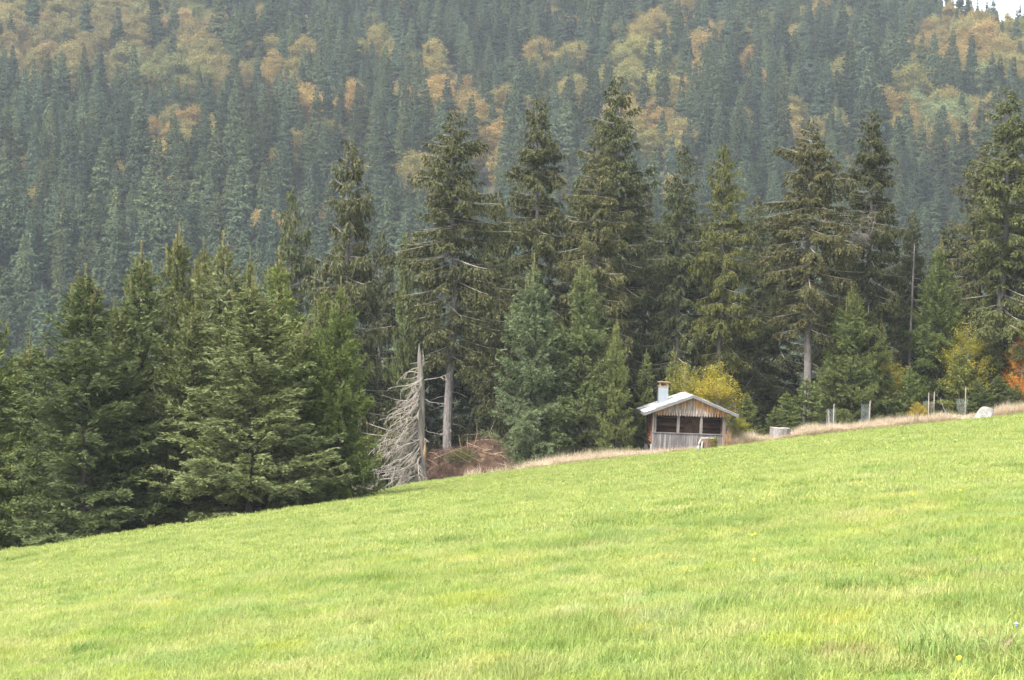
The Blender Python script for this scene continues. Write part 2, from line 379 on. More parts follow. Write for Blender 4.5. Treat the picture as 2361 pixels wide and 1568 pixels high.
def spruce_proto(seed, H, R, style, far=False, leader=True, **kw):
    rng = np.random.default_rng(seed+999)
    (fv, ff), (lv, lf) = spruce_geo(seed, H, R, style, **kw)
    rt = (.0095 if style == 'old' else .0085)*H+.02
    tv, tf = trunk_geo(H, rt, rng, 6 if far else 10, 7 if far else 16)
    out = {}
    if style == 'old':        # dead stubs on the bare lower bole
        zc = kw.get('zc', .02)*H
        if zc > 1:
            nn = int(zc*7); z = rng.uniform(1.2, zc*1.1, nn); a = rng.uniform(0, 6.28, nn); l = rng.uniform(.15, .9, nn)
            sk = np.linspace(0, 1, 3)
            Q = np.stack([np.cos(a)[:, None]*sk*l[:, None], np.sin(a)[:, None]*sk*l[:, None], z[:, None]-sk*sk*l[:, None]*.35], -1)
            v2, f2 = tubes_np(Q, np.array([.016, .01, .004])[None].repeat(nn, 0), 3)
            lv, lf, _ = cat_geo([(lv, lf), (v2, f2)])
    v, f, ms = cat_geo([(tv, tf), (lv, lf)])
    out['trunk'] = mesh_np('trunk', v, f, [MAT['young_bark' if style == 'young' else 'bark'], MAT['young_bark' if style == 'young' else 'limb']], ms)
    out['geo'] = (v, f, ms, fv, ff)
    out['crown'] = mesh_np('crown', fv, ff, MAT['needle_far' if far else 'needle_'+style])
    if leader and not far:
        # pale new leaders: bottle-brush spikes at the top
        Ps, ds_ = [], []
        sp = [(0, 0, H*.88, .125*H, 90)] + [(0, 0, H*(.935-.008*q), .034*H, rng.uniform(48, 66)) for q in range(5)]
        for q in range(7):
            a = rng.uniform(0, 6.28); rr = R*rng.uniform(.05, .20); zt = H*(.955-.42*rr/R)-rng.uniform(0, .05)*H
            sp += [(math.cos(a)*rr, math.sin(a)*rr, zt-.02*H, rng.uniform(.05, .095)*H, rng.uniform(78, 90))]
        for (ox, oy, oz, l, e) in sp:
            a = rng.uniform(0, 6.28); e = math.radians(e); dd = np.array([math.cos(a)*math.cos(e), math.sin(a)*math.cos(e), math.sin(e)])
            q = int(l/.006); t = rng.uniform(0, 1, q)[:, None]
            Ps.append(np.array([ox, oy, oz])+dd*l*t); ds_.append(unit(dd*.9+.62*unit(rng.normal(size=(q, 3)))))
        Ps = np.concatenate(Ps); ds_ = np.concatenate(ds_); q = len(Ps)
        v, f = kites(Ps, ds_, rng.uniform(.06, .10, q)*(H/10)**.5, rng.uniform(.022, .036, q)*(H/10)**.5, rng)
        out['leader'] = mesh_np('leader_shoot', v, f, MAT['leader'])
    out['H'], out['R'] = H, R
    return out

def beech_proto(seed, H, R, nclu, nleaf, leaf, zc=.25, flat=.45, far=False, limb_r=1.0, asym=0):
    rng = np.random.default_rng(seed)
    rt = .012*H+.015
    # cluster centres through an uneven dome
    u = rng.normal(size=(nclu, 3)); u = unit(u); rad = rng.uniform(.35, 1.0, nclu)**.55
    C = u*rad[:, None]
    zmid = H*(zc+1)/2; hz = H*(1-zc)/2
    lob = 1+.5*vnoise(np.arctan2(u[:, 1], u[:, 0])*1.3+seed, u[:, 2]*2.2, seed)
    C = np.stack([C[:, 0]*R*lob*.86, C[:, 1]*R*lob*.86, zmid+C[:, 2]*hz*.93], -1)
    taper = np.clip(1.25-.75*smooth(zmid, H, C[:, 2]), .3, 1); C[:, :2] *= taper[:, None]
    if asym: C[:, 0] += asym*R*smooth(zmid, H*zc, C[:, 2])
    # limbs reach from the bole to the clusters
    zr = np.clip(C[:, 2]-rng.uniform(.15, .5, nclu)*np.linalg.norm(C[:, :2], axis=1)-.05*H, H*zc*.55, H*.9)
    sk = np.linspace(0, 1, 4)
    A = np.stack([np.zeros(nclu), np.zeros(nclu), zr], -1)
    Q = A[:, None]*(1-sk)[None, :, None]+C[:, None]*sk[None, :, None]
    Q[:, :, 2] -= (.12*np.linalg.norm(C[:, :2], axis=1)[:, None])*np.sin(np.pi*sk)[None]
    Q[:, 1:3] += rng.normal(0, .03*R, (nclu, 2, 3))
    lr = np.array([.30, .20, .11, .04])*rt*limb_r
    lv, lf = tubes_np(Q, np.repeat(lr[None], nclu, 0), 3)
    tv, tf = trunk_geo(H*.93, rt, rng, 8, 10, .010)
    ci = np.repeat(np.arange(nclu), nleaf); m = len(ci)
    sp = R*(.20 if far else .17)*rng.uniform(.7, 1.4, nclu)
    ld = unit(C-A+np.array([0, 0, .25*R]))
    off = np.clip(rng.normal(size=(m, 3)), -1.9, 1.9)*np.stack([sp[ci], sp[ci], sp[ci]*flat], -1)*(.62 if not far else .85)+ld[ci]*(rng.uniform(-2.2, 1.3, m)*sp[ci]*(1 if not far else .6))[:, None]
    P = C[ci]+off
    t = rng.uniform(0, 1, m) < (.12 if far else .25)         # some leaves sit along the limbs
    q = rng.uniform(.45, 1, m)
    PP = A[ci]*(1-q)[:, None]+C[ci]*q[:, None]+rng.normal(0, .06*R, (m, 3)); P[t] = PP[t]
    d = unit(rng.normal(size=(m, 3))*np.array([1, 1, .45])+np.array([0, 0, -.15]))
    fv, ff = kites(P, d, leaf*rng.uniform(.6, 1.3, m), leaf*.62*rng.uniform(.7, 1.2, m), rng, unit(unit((P-np.array([0, 0, zmid*.9]))*np.array([1, 1, .6]))*.7+np.array([0, 0, .7])))
    v, f, ms = cat_geo([(tv, tf), (lv, lf)])
    return {'trunk': mesh_np('trunk', v, f, MAT['grey_bark']), 'crown': mesh_np('crown', fv, ff, MAT['leaf_far' if far else 'leaf_near']),
            'H': H, 'R': R, 'geo': (v, f, ms, fv, ff)}
def place_tree(pr, name, label, cat, group, base, H, R, rotz, tint, loose=None):
    root = thing(name, label, cat, base, rotz, group)
    root.scale = (R/pr['R'], R/pr['R'], H/pr['H'])
    link('trunk', pr['trunk'], root)
    c = link('crown', pr['crown'], root); c['tint'] = tint
    if 'leader' in pr:
        l = link('leader_shoot', pr['leader'], c); l['tint'] = (1.0, 1.0, 1.0)
    return root

# ------------------------------------------------------------------ the cabin
def wood_mat(name, stops, scale, stretch, rnd=.35, bump=.5, rough=.85, extra=None):
    return noise_mat(name, stops, scale, 8, stretch, rough, bump, 'Object', rnd=rnd)
MAT['grey_board'] = wood_mat('weathered_board', [(.2, (.05, .045, .044)), (.45, (.105, .096, .095)), (.62, (.155, .142, .136)), (.8, (.25, .23, .21))], 2.2, (9, 3, .8), .30)
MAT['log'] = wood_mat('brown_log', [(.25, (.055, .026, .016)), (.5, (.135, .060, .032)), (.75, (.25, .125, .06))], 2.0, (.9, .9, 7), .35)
MAT['shade_log'] = wood_mat('shaded_log', [(.25, (.032, .017, .012)), (.5, (.075, .036, .022)), (.75, (.16, .085, .045))], 2.0, (.9, .9, 7), .35)  # darker copy of the log brown: porch shade put into the colour
MAT['post'] = wood_mat('post_wood', [(.25, (.065, .057, .053)), (.5, (.125, .111, .102)), (.75, (.21, .178, .145))], 2.5, (7, 7, .7), .2)
MAT['slate'] = noise_mat('roof_shingle', [(.3, (.20, .192, .188)), (.5, (.32, .31, .302)), (.75, (.44, .43, .415))], 2.6, 6, (1, 1, 1), .6, .25, rnd=.55)
MAT['fascia'] = wood_mat('fascia_wood', [(.25, (.07, .065, .067)), (.5, (.12, .115, .117)), (.8, (.20, .19, .185))], 1.6, (.8, 2, 8), .2)
MAT['zinc'] = noise_mat('zinc_sheet', [(.3, (.17, .195, .215)), (.7, (.215, .24, .26))], 1.5, 4, (1, 1, 1), .5, .05, spec=.5)
MAT['rust'] = noise_mat('rusty_iron', [(.3, (.14, .09, .06)), (.7, (.33, .21, .12))], 9, 5, (1, 1, 1), .85, .3)
MAT['concrete'] = noise_mat('concrete', [(.3, (.22, .21, .20)), (.7, (.36, .345, .33))], 5, 6, (1, 1, 1), .9, .3)
MAT['interior'] = wood_mat('door_wood', [(.3, (.045, .026, .018)), (.7, (.13, .075, .045))], 3, (3, 3, 1), .2)
def gable_mat():
    m, nt, out = new_mat('gable_board'); L = nt.links
    tc = N(nt, 'ShaderNodeTexCoord'); oi = N(nt, 'ShaderNodeObjectInfo')
    sep = N(nt, 'ShaderNodeSeparateXYZ'); L.new(tc.outputs['Object'], sep.inputs[0])
    mp = N(nt, 'ShaderNodeMapping'); mp.inputs['Scale'].default_value = (11, 3, .9); L.new(tc.outputs['Object'], mp.inputs[0])
    nz = N(nt, 'ShaderNodeTexNoise'); nz.inputs['Scale'].default_value = 2.2; nz.inputs['Detail'].default_value = 8; L.new(mp.outputs[0], nz.inputs[0])
    n2 = N(nt, 'ShaderNodeTexNoise'); n2.inputs['Scale'].default_value = 1.6; n2.inputs['Detail'].default_value = 3; L.new(tc.outputs['Object'], n2.inputs[0])
    fresh = ramp(nt, [(.25, (.11, .040, .014)), (.5, (.31, .15, .058)), (.7, (.46, .29, .16))], nz.outputs[0]).outputs[0]
    grey = ramp(nt, [(.25, (.055, .049, .049)), (.48, (.16, .143, .136)), (.68, (.42, .365, .30))], nz.outputs[0]).outputs[0]
    # wear: silver-grey where rain reaches (the middle of the gable and the board ends), still orange under the roof edge
    ax = N(nt, 'ShaderNodeMath', operation='ABSOLUTE'); L.new(sep.outputs[0], ax.inputs[0])
    a = N(nt, 'ShaderNodeMath', operation='MULTIPLY_ADD'); L.new(ax.outputs[0], a.inputs[0]); a.inputs[1].default_value = -.40; a.inputs[2].default_value = 3.02   # roof line
    dz = N(nt, 'ShaderNodeMath', operation='SUBTRACT'); L.new(a.outputs[0], dz.inputs[0]); L.new(sep.outputs[2], dz.inputs[1])      # metres below the roof
    w = N(nt, 'ShaderNodeMath', operation='MULTIPLY_ADD'); L.new(n2.outputs[0], w.inputs[0]); w.inputs[1].default_value = .9; L.new(dz.outputs[0], w.inputs[2])
    w2 = N(nt, 'ShaderNodeMath', operation='MULTIPLY_ADD'); L.new(oi.outputs['Random'], w2.inputs[0]); w2.inputs[1].default_value = .35; L.new(w.outputs[0], w2.inputs[2])
    fac = ramp(nt, [(.90, (0, 0, 0)), (1.0, (.85, .85, .85))], w2.outputs[0]).outputs[0]
    c = mixc(nt, fac, fresh, grey)
    pb = N(nt, 'ShaderNodeBsdfPrincipled'); L.new(c, pb.inputs['Base Color']); pb.inputs['Roughness'].default_value = .8
    bp = N(nt, 'ShaderNodeBump'); bp.inputs['Strength'].default_value = .4; bp.inputs['Distance'].default_value = .01
    L.new(nz.outputs[0], bp.inputs['Height']); L.new(bp.outputs[0], pb.inputs['Normal']); L.new(pb.outputs[0], out.inputs[0]); return m
MAT['gable'] = gable_mat()

def build_cabin():
    rnd = random.Random(4)
    CY = 121.0
    c = unproj((2300+1105/3.92)/3.75, 449.0, CY)
    root = thing('wooden_hut', 'small log hut with open porch, scalloped gable boards and grey board railing', 'hut', (c[0], CY, c[2]-.10))
    root.rotation_euler = (0, math.radians(1.25), math.radians(2.8))
    SL = .395; RZ = 3.03; XR = .10                          # roof slope, ridge underside, ridge x
    und = lambda x: RZ-SL*abs(x-XR)
    D0, D1 = 0.0, 3.5                                       # front and back wall
    # floor slab and footings
    MB().box((0, 1.75, .14), (4.0, 3.4, .10)).build('floor', MAT['interior'], root)
    for x in (-2.02, 2.0):
        for y in (.22, 3.25):
            MB().prism([(x-.11, -1.2), (x+.11, -1.2), (x+.095, .30 if y < 1 else .1), (x-.095, .30 if y < 1 else .1)], y-.1, y+.1).build('footing', MAT['concrete'], root)
    # side walls of stacked logs
    def logs_y(x, y0, y1, ztop):
        z = .33
        while z < ztop:
            h = .148*rnd.uniform(.94, 1.06)
            j = rnd.uniform(-.012, .012)
            MB().tube([(x+j, y0-rnd.uniform(.0, .10), z+h/2), (x+rnd.uniform(-.015, .015), (y0+y1)/2, z+h/2), (x+j, y1+rnd.uniform(.04, .14), z+h/2)],
                      [h*.54, h*.53, h*.53], 8).build('log', MAT['log'], root, True)
            z += h
    logs_y(-1.95, 1.12, D1, 2.20); logs_y(1.98, .95, D1, 2.20)
    # vertical edge boards closing the sides of the porch
    for x in (-2.0, 2.03):
        z = .33
        while z < 2.15:
            MB().box((x, .58, z+.075), (.05, 1.06, .146)).build('plank', MAT['log'], root)
            z += .15
    MB().box((-2.035, .06, 1.2), (.06, .12, 1.85)).build('corner_board', MAT['gable'], root)
    # inner wall of the porch, horizontal logs, with a door of diagonal planks
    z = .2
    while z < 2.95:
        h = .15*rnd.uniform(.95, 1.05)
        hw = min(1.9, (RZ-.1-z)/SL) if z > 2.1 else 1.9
        MB().tube([(-hw, 1.3, z+h/2), (0, 1.3+rnd.uniform(-.01, .01), z+h/2), (hw, 1.3, z+h/2)], h*.54, 8).build('log', MAT['shade_log'], root, True)
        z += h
    door = MB().box((.28, 1.185, 1.15), (.86, .05, 1.86)).build('door', MAT['interior'], root)
    for q in range(13):
        zc_ = .18+q*.15
        for (sx, cx) in ((1, .28-.205), (-1, .28+.205)):
            if .30 < zc_ < 2.0:
                MB().box((cx, 1.148, zc_), (.46, .025, .105), Matrix.Rotation(sx*-.55, 3, 'Y')).build('plank', MAT['interior'], door)
    MB().tube([(.60, 1.12, 1.15), (.60, 1.06, 1.15), (.52, 1.06, 1.15)], .012, 6).build('handle', MAT['rust'], door)
    # back wall
    z = .33
    while z < 2.95:
        hw = min(1.9, (RZ-.1-z)/SL) if z > 2.1 else 1.9
        MB().tube([(-hw, D1, z+.075), (hw, D1, z+.075)], .08, 8).build('log', MAT['log'], root, True)
        z += .15
    # porch posts, header beam, rail
    for x in (-1.93, -.62, .67, 1.95):
        w = .15 if abs(x) < 1 else .17
        MB().prism([(x-w/2, .12), (x+w/2, .12), (x+w/2-.006, und(x)-.03), (x-w/2+.006, und(x)-.03)], .05, .05+w).build('post', MAT['post'], root)
    MB().box((0, .14, 2.23), (3.9, .12, .14)).build('header_beam', MAT['post'], root)
    MB().prism([(-2.08, .94), (1.88, .94), (1.88, .985), (-2.08, .985)], -.085, .10).build('rail', MAT['fascia'], root)
    # railing boards
    x = -2.08
    while x < 2.04:
        w = rnd.uniform(.115, .145)
        t = .935 if x < 1.86 else 1.0
        MB().box((x+w/2, -.025+rnd.uniform(-.006, .006), (t-.05+rnd.uniform(-.0, .02))/2), (w-.009, .028, t+.05)).build('railing_board', MAT['grey_board'], root)
        x += w
    # gable boards with pointed ends
    x = -1.98
    while x < 2.05:
        w = rnd.uniform(.142, .158); xm = x+w/2; q = w/2-.003
        zb = 1.905+rnd.uniform(-.012, .012); y = -.055+rnd.uniform(-.006, .006)
        pts = [(xm, zb), (xm+q*.42, zb+.035), (xm+q*.80, zb+.10), (xm+q*.86, zb+.155), (xm+q*.70, zb+.185), (xm+q, zb+.215),
               (xm+q, und(xm+q)+.02), (xm, und(xm)+.02), (xm-q, und(xm-q)+.02),
               (xm-q, zb+.215), (xm-q*.70, zb+.185), (xm-q*.86, zb+.155), (xm-q*.80, zb+.10), (xm-q*.42, zb+.035)]
        MB().prism(pts, y, y+.024).build('gable_board', MAT['gable'], root)
        x += w
    # backing boards so that the gable notches are dark wood behind, not open
    MB().prism([(-1.96, 2.2), (2.02, 2.2), (2.0, und(2.0)-.02), (XR, RZ-.02), (-1.94, und(-1.94)-.02)], -.02, .0).build('gable_backing', MAT['interior'], root)
    # roof: two decks, fascia boards, shingles
    Y0, Y1 = -.42, 3.75
    EL, ER = -2.56, 2.66
    for nm, xe in (('l', EL), ('r', ER)):
        s = -1 if nm == 'l' else 1
        MB().prism([(xe, und(xe)+.02), (XR, RZ+.02), (XR, RZ+.07), (xe, und(xe)+.07)][::(1 if s < 0 else -1)], Y0+.03, Y1).build('roof_deck', MAT['post'], root)
        MB().prism([(xe, und(xe)-.06), (XR, RZ-.055), (XR, RZ+.10), (xe, und(xe)+.085)][::(1 if s < 0 else -1)], Y0-.01, Y0+.028).build('fascia_board', MAT['fascia'], root)
        MB().box((xe-s*.0+s*.016, (Y0+Y1)/2+.01, und(xe)+.01), (.03, Y1-Y0, .145)).build('eave_board', MAT['fascia'], root)
        ang = math.atan(SL)*(-s)
        rows = 9; run = abs(xe-XR)/rows
        for r in range(rows):
            xa = XR+s*run*(rows-r); xb_ = XR+s*(run*(rows-r-1)-.05)
            if r == 0: xa += s*.05
            yy = Y0+.0-rnd.uniform(0, .02); k = 0
            while yy < Y1-.05:
                w = min(rnd.uniform(.62, .98), Y1+.02-yy)
                zo = .082+rnd.uniform(0, .012)
                pts = [(xa, und(xa)+zo+.022), (xb_, und(xb_)+zo+.004), (xb_, und(xb_)+zo+.026), (xa, und(xa)+zo+.044)]
                MB().prism(pts[::(1 if s < 0 else -1)], yy+.004, yy+w-.004).build('shingle', MAT['slate'], root)
                yy += w
    # chimney
    cx, cy = -1.30, 2.15; zt = und(cx)+.98
    ch = MB().box((cx, cy, zt-.55), (.53, .53, 1.10)).build('chimney', MAT['zinc'], root)
    MB().box((cx, cy, zt+.02), (.59, .59, .045)).build('rim', MAT['rust'], ch)
    for sx in (-1, 1):
        for sy in (-1, 1):
            MB().box((cx+sx*.20, cy+sy*.20, zt+.14), (.085 if sy < 0 else .06, .06, .21)).build('leg', MAT['rust'], ch)
    MB().box((cx, cy, zt+.262), (.63, .63, .035)).build('cap', MAT['rust'], ch)
    return root
cabin = build_cabin()

# ------------------------------------------------------------------ dead snag, brush pile, stumps, boulder, guards
def wobble(p0, d0, L, n, rng, bend=(0, 0, -.5), jit=.12):
    pts = [Vector(p0)]; d = Vector(d0).normalized(); st = L/n
    for i in range(n):
        d = (d + Vector(bend)*(1.0/n) + Vector((rng.gauss(0, jit), rng.gauss(0, jit), rng.gauss(0, jit)))).normalized()
        pts.append(pts[-1]+d*st)
    return pts
def build_snag():
    rng = random.Random(11); Y = 114.5
    b = unproj(971*D, 1098*D, Y); top = unproj(963*D, 790*D, Y)
    gzz = gz(b[0], Y); H = top[2]-gzz
    root = thing('dead_snag', 'bare grey dead spruce snag with broken top and drooping leafless branches', 'dead tree', (b[0], Y, gzz))
    z = [-.5, 0, .4, 1, 2, 3, 4, 5, H-1.3, H-.75, H-.35, H-.02]
    r = [.40, .33, .27, .25, .235, .235, .21, .18, .14, .115, .055, .008]
    MB().tube([(-.02*q+.03*math.sin(q*1.7)-(.05*(q-(H-1.3)) if q > H-1.3 else 0), .03*math.cos(q*1.3), q) for q in z], r, 12).build('trunk', MAT['snag'], root, True)
    # a second splinter beside the broken tip and a strip of old bark low on the bole
    MB().tube([(.03, 0, H-1.2), (.02, 0, H-.8), (.0, 0, H-.52)], [.08, .05, .005], 6).build('splinter', MAT['snag'], root)
    MB().tube([(.10, -.07, .9), (.11, -.08, 1.6), (.12, -.07, 2.3)], [.10, .15, .07], 8).build('bark_strip', MAT['snag_bark'], root, True)
    def bough(z0, az, L, elev, bend, r0, twigs):
        m = MB(); e = math.radians(elev)
        d = (math.cos(az)*math.cos(e), math.sin(az)*math.cos(e), math.sin(e))
        p = wobble((0, 0, z0), d, L, 9, rng, bend, .17); n = len(p)
        m.tube(p, [max(r0*(1-i/(n-1))**.8, .010) for i in range(n)], 4)
        for k in range(twigs):
            i = rng.randint(2, n-1); t = (p[min(i+1, n-1)]-p[i-1]).normalized()
            s = Vector((-t.y, t.x, 0)).normalized()*rng.choice((-1, 1))
            dd = t*.75+s*rng.uniform(.1, .8)+Vector((0, 0, rng.uniform(-.8, .15)))
            l = rng.uniform(.35, .95)*L*.42*(1.15-i/n); q = wobble(p[i], dd, l, 5, rng, (0, 0, -.6), .16)
            m.tube(q, [max(.019*(1-a/6), .007) for a in range(6)], 3, False)
            for _ in range(3):
                a = rng.randint(1, 5); t2 = (q[a]-q[a-1]).normalized()
                q2 = wobble(q[a], t2+Vector((rng.gauss(0, .5), rng.gauss(0, .5), rng.gauss(-.25, .4))), l*rng.uniform(.25, .5), 3, rng, (0, 0, -.4), .16)
                m.tube(q2, [.011, .010, .008, .005], 3, False)
        m.build('branch', MAT['snag_twig'], root)
    # most branches leave towards -x (and to front and back), few on the other side
    for k in range(105):
        t = ((k+rng.random())/105)**1.1; z0 = .35+t*(H-1.9)
        az = math.pi+rng.gauss(0, .62)
        L = (3.1*(1-t)**.5+.8)*rng.uniform(.6, 1.12)
        bough(z0, az, L, rng.uniform(-42, 2)-4*(1-t), (-.1, rng.gauss(0, .3), -.75+.5*t+rng.gauss(0, .25)), .034+.012*(1-t), 5+int(5*(1-t)))
    for z0, L, el, bd in ((H-.95, .75, -8, 0), (H-1.25, 1.6, -12, -.25), (H-1.6, 2.1, -20, -.1)):
        bough(z0, math.pi+rng.uniform(-.15, .15), L, el, (0, 0, bd), .036, 3)
    for z0, az, L, el, bd in ((H-2.0, .1, 1.9, 28, .1), (H-2.9, -.2, 1.3, -22, -.3), (H-2.6, .2, .55, 5, 0), (2.9, .15, 1.2, -25, .35), (2.5, -.3, .9, -30, .1), (3.4, 0, .7, -50, -.3), (1.3, .2, .6, -30, -.4), (.8, -.2, .7, -25, -.4)):
        bough(z0, az, L, el, (0, 0, bd), .026, 4)
    return root
build_snag()

MAT['brush'] = noise_mat('dry_brush', [(.3, (.030, .018, .013)), (.5, (.085, .050, .033)), (.72, (.21, .135, .092))], 2.0, 4, (1, 1, 1), .9, .1)
MAT['fresh_stick'] = noise_mat('split_stick', [(.3, (.17, .105, .066)), (.7, (.32, .225, .15))], 4, 4, (1, 1, 1), .85, .1)
def build_brush():
    rng = random.Random(5); Y = 118.0
    c = unproj(1075*D, 1075*D, Y); g = gz(c[0], Y)+.12
    root = thing('brush_pile', 'heap of cut brown brushwood between the dead snag and a bluish spruce', 'brush pile', (c[0], Y, g)); root.scale = (1.06, 1.0, 1.12)
    def top(x): return 1.15+.95*math.exp(-((x-.9)/.85)**2)+.25*math.exp(-((x+1.1)/.8)**2)-.22*max(abs(x)-1.5, 0)*3
    def heap(n, mat, nm, lmin, lmax, r0, zlo, kind=None, par=root):
        m = MB()
        for k in range(n):
            x = rng.uniform(-2.05, 2.05); y = rng.gauss(0, .75); h = max(top(x)*(1-.28*y*y), .15)
            z = h*rng.uniform(zlo, 1.0)
            a = rng.uniform(0, 6.28); L = rng.uniform(lmin, lmax)
            p = wobble((x, y, max(z, .05)), (math.cos(a), math.sin(a)*.7, rng.gauss(-.05, .35)), L, 4, rng, (0, 0, -.5), .22)
            m.tube(p, [r0, r0*.8, r0*.6, r0*.45, r0*.3], 3, False)
        return m.build(nm, mat, par)
    tag(heap(5200, MAT['brush'], 'twig_heap', .3, .9, .011, .05), kind='stuff')
    # core of packed needles and bark
    m = MB(); vs = []; fs = []
    nx, ny = 28, 12
    for i in range(nx+1):
        for j in range(ny+1):
            x = -2.1+4.2*i/nx; y = -1.5+3.0*j/ny; h = max(top(x)*.86*max(1-.42*y*y, 0)+rng.gauss(0, .05), -.3)
            vs.append((x, y, h*max(0, min(1, (2.2-abs(x))*2.2))-.05))
    for i in range(nx):
        for j in range(ny): fs.append((i*(ny+1)+j, (i+1)*(ny+1)+j, (i+1)*(ny+1)+j+1, i*(ny+1)+j+1))
    m.add(vs, fs).build('heap_core', MAT['brush'], root)
    for k in range(34):
        x = rng.uniform(-1.7, 1.9); y = rng.uniform(-1.2, -.2); z = top(x)*rng.uniform(.3, 1.02)*(1-.25*y*y)
        a = rng.uniform(-.6, .6)+(math.pi if rng.random() < .5 else 0); L = rng.uniform(.6, 1.6)
        p = wobble((x-math.cos(a)*L/2, y, z), (math.cos(a), rng.gauss(0, .3), rng.gauss(0, .3)), L, 4, rng, (0, 0, 0), .07)
        MB().tube(p, [.020, .018, .016, .012, .008], 5).build('stick', MAT['fresh_stick'], root)
    for x, L, tz in ((1.35, 1.1, .75), (.35, 1.3, .9), (.1, .8, 1.2), (-.5, .7, .9), (-.2, 1.0, 1.1)):
        p = wobble((x, -.5, top(x)*.8), (rng.uniform(-.6, .3), rng.gauss(0, .2), tz), L, 5, rng, (0, 0, -.1), .09)
        MB().tube(p, [.02, .018, .015, .012, .009, .006], 4).build('stick', MAT['fresh_stick'], root)
    r2 = np.random.default_rng(8)
    for bx, bz in ((.0, 1.35), (-.55, 1.2), (.45, 1.15)):
        n = 900; P = r2.normal(size=(n, 3))*np.array([.36, .25, .13])+np.array([bx, -.75, bz-.25])
        v, f = kites(P, unit(r2.normal(size=(n, 3))*np.array([1, .7, .5])), r2.uniform(.08, .16, n), r2.uniform(.02, .04, n), r2)
        o = link('green_bough', mesh_np('green_bough', v, f, MAT['needle_young']), root); o['tint'] = (1.0, .95, .8)
build_brush()

MAT['stump'] = noise_mat('stump_bark', [(.3, (.10, .088, .085)), (.5, (.18, .162, .156)), (.72, (.30, .275, .262))], 4, 8, (3, 3, .8), .9, .8)
MAT['stump_top'] = noise_mat('stump_cut', [(.3, (.26, .22, .18)), (.7, (.44, .39, .33))], 7, 5, (1, 1, 1), .9, .4)
MAT['stump_brown'] = noise_mat('rotten_stump', [(.3, (.06, .038, .026)), (.5, (.12, .078, .054)), (.75, (.19, .135, .095))], 5, 8, (2.5, 2.5, .8), .95, .8)
MAT['pale_root'] = noise_mat('pale_root', [(.3, (.14, .13, .12)), (.7, (.30, .285, .265))], 4, 6, (2, 2, .7), .85, .4)
MAT['moss'] = leaf_mat('moss', [(0, (.11, .10, .025)), (1, (.26, .23, .06))], .2, .1)
def stump(px, py, Y, w, h, mat, label, seed, roots=None, moss=False, tilt=0.0):
    rng = random.Random(seed); p = unproj(px, py, Y); g = gz(p[0], Y)
    root = thing('tree_stump', label, 'stump', (p[0], Y, g), rng.uniform(-.1, .1))
    n = 22; rad = [1+.10*math.sin(3*q*.2856+seed)+.06*math.sin(7*q*.2856)+rng.gauss(0, .03) for q in range(n)]
    vs = []
    for z, k in ((-.5, 1.22), (.0, 1.14), (.15, 1.05), (.4*h, 1.0), (.75*h, .98), (h, .96)):
        for q in range(n):
            a = 2*math.pi*q/n; r = w/2*rad[q]*(1+(k-1)*(1.5 if q % 5 == 0 else .7))
            vs.append((r*math.cos(a), r*math.sin(a)*.85, z+(tilt*math.cos(a)+rng.gauss(0, .012) if z == h else 0)))
    fs = [(k*n+q, k*n+(q+1) % n, (k+1)*n+(q+1) % n, (k+1)*n+q) for k in range(5) for q in range(n)]
    MB().add(vs, fs).build('bark', mat, root, True)
    tv = vs[5*n:]; MB().add([(x, y, z+.004) for x, y, z in tv]+[(0, 0, h+.01)], [(q, (q+1) % n, n) for q in range(n)]).build('cut_face', MAT['stump_top'], root)
    for (x0, y0, x1, y1, z0, r) in roots or ():
        MB().tube([(x0, y0, z0), ((2*x0+x1)/3, (2*y0+y1)/3, z0*.62), ((x0+2*x1)/3, (y0+2*y1)/3, z0*.3), (x1, y1, -.12)], [r*.55, r*.8, r, r*1.1], 8).build('root', MAT['pale_root'], root, True)
    if moss:
        r2 = np.random.default_rng(seed); k = 1500; a = r2.normal(-.55, .42, k); z = r2.uniform(.0, h*1.05, k)
        P = np.stack([w/2*1.03*np.cos(a), w/2*.9*np.sin(a), z], -1)+r2.normal(0, .035, (k, 3))
        v, f = kites(P, unit(r2.normal(size=(k, 3))+np.array([.4, -.5, .3])), r2.uniform(.05, .11, k), r2.uniform(.02, .04, k), r2)
        o = link('moss', mesh_np('moss', v, f, MAT['moss']), root); o['tint'] = (1.0, 1.0, 1.0)
    return root
stump(707.5, 449, 119.6, .88, .66, MAT['stump_brown'], 'rotten brown stump with pale root and yellow moss against the hut railing', 3,
      [(-.38, -.22, -.60, -.50, .62, .10), (-.30, -.36, -.36, -.52, .5, .07)], True)
stump(779.5, 436, 123.5, 1.08, .72, MAT['stump'], 'broad grey cut stump with straight sides in the dry grass beside the small spruces', 7, None, False, -.02)

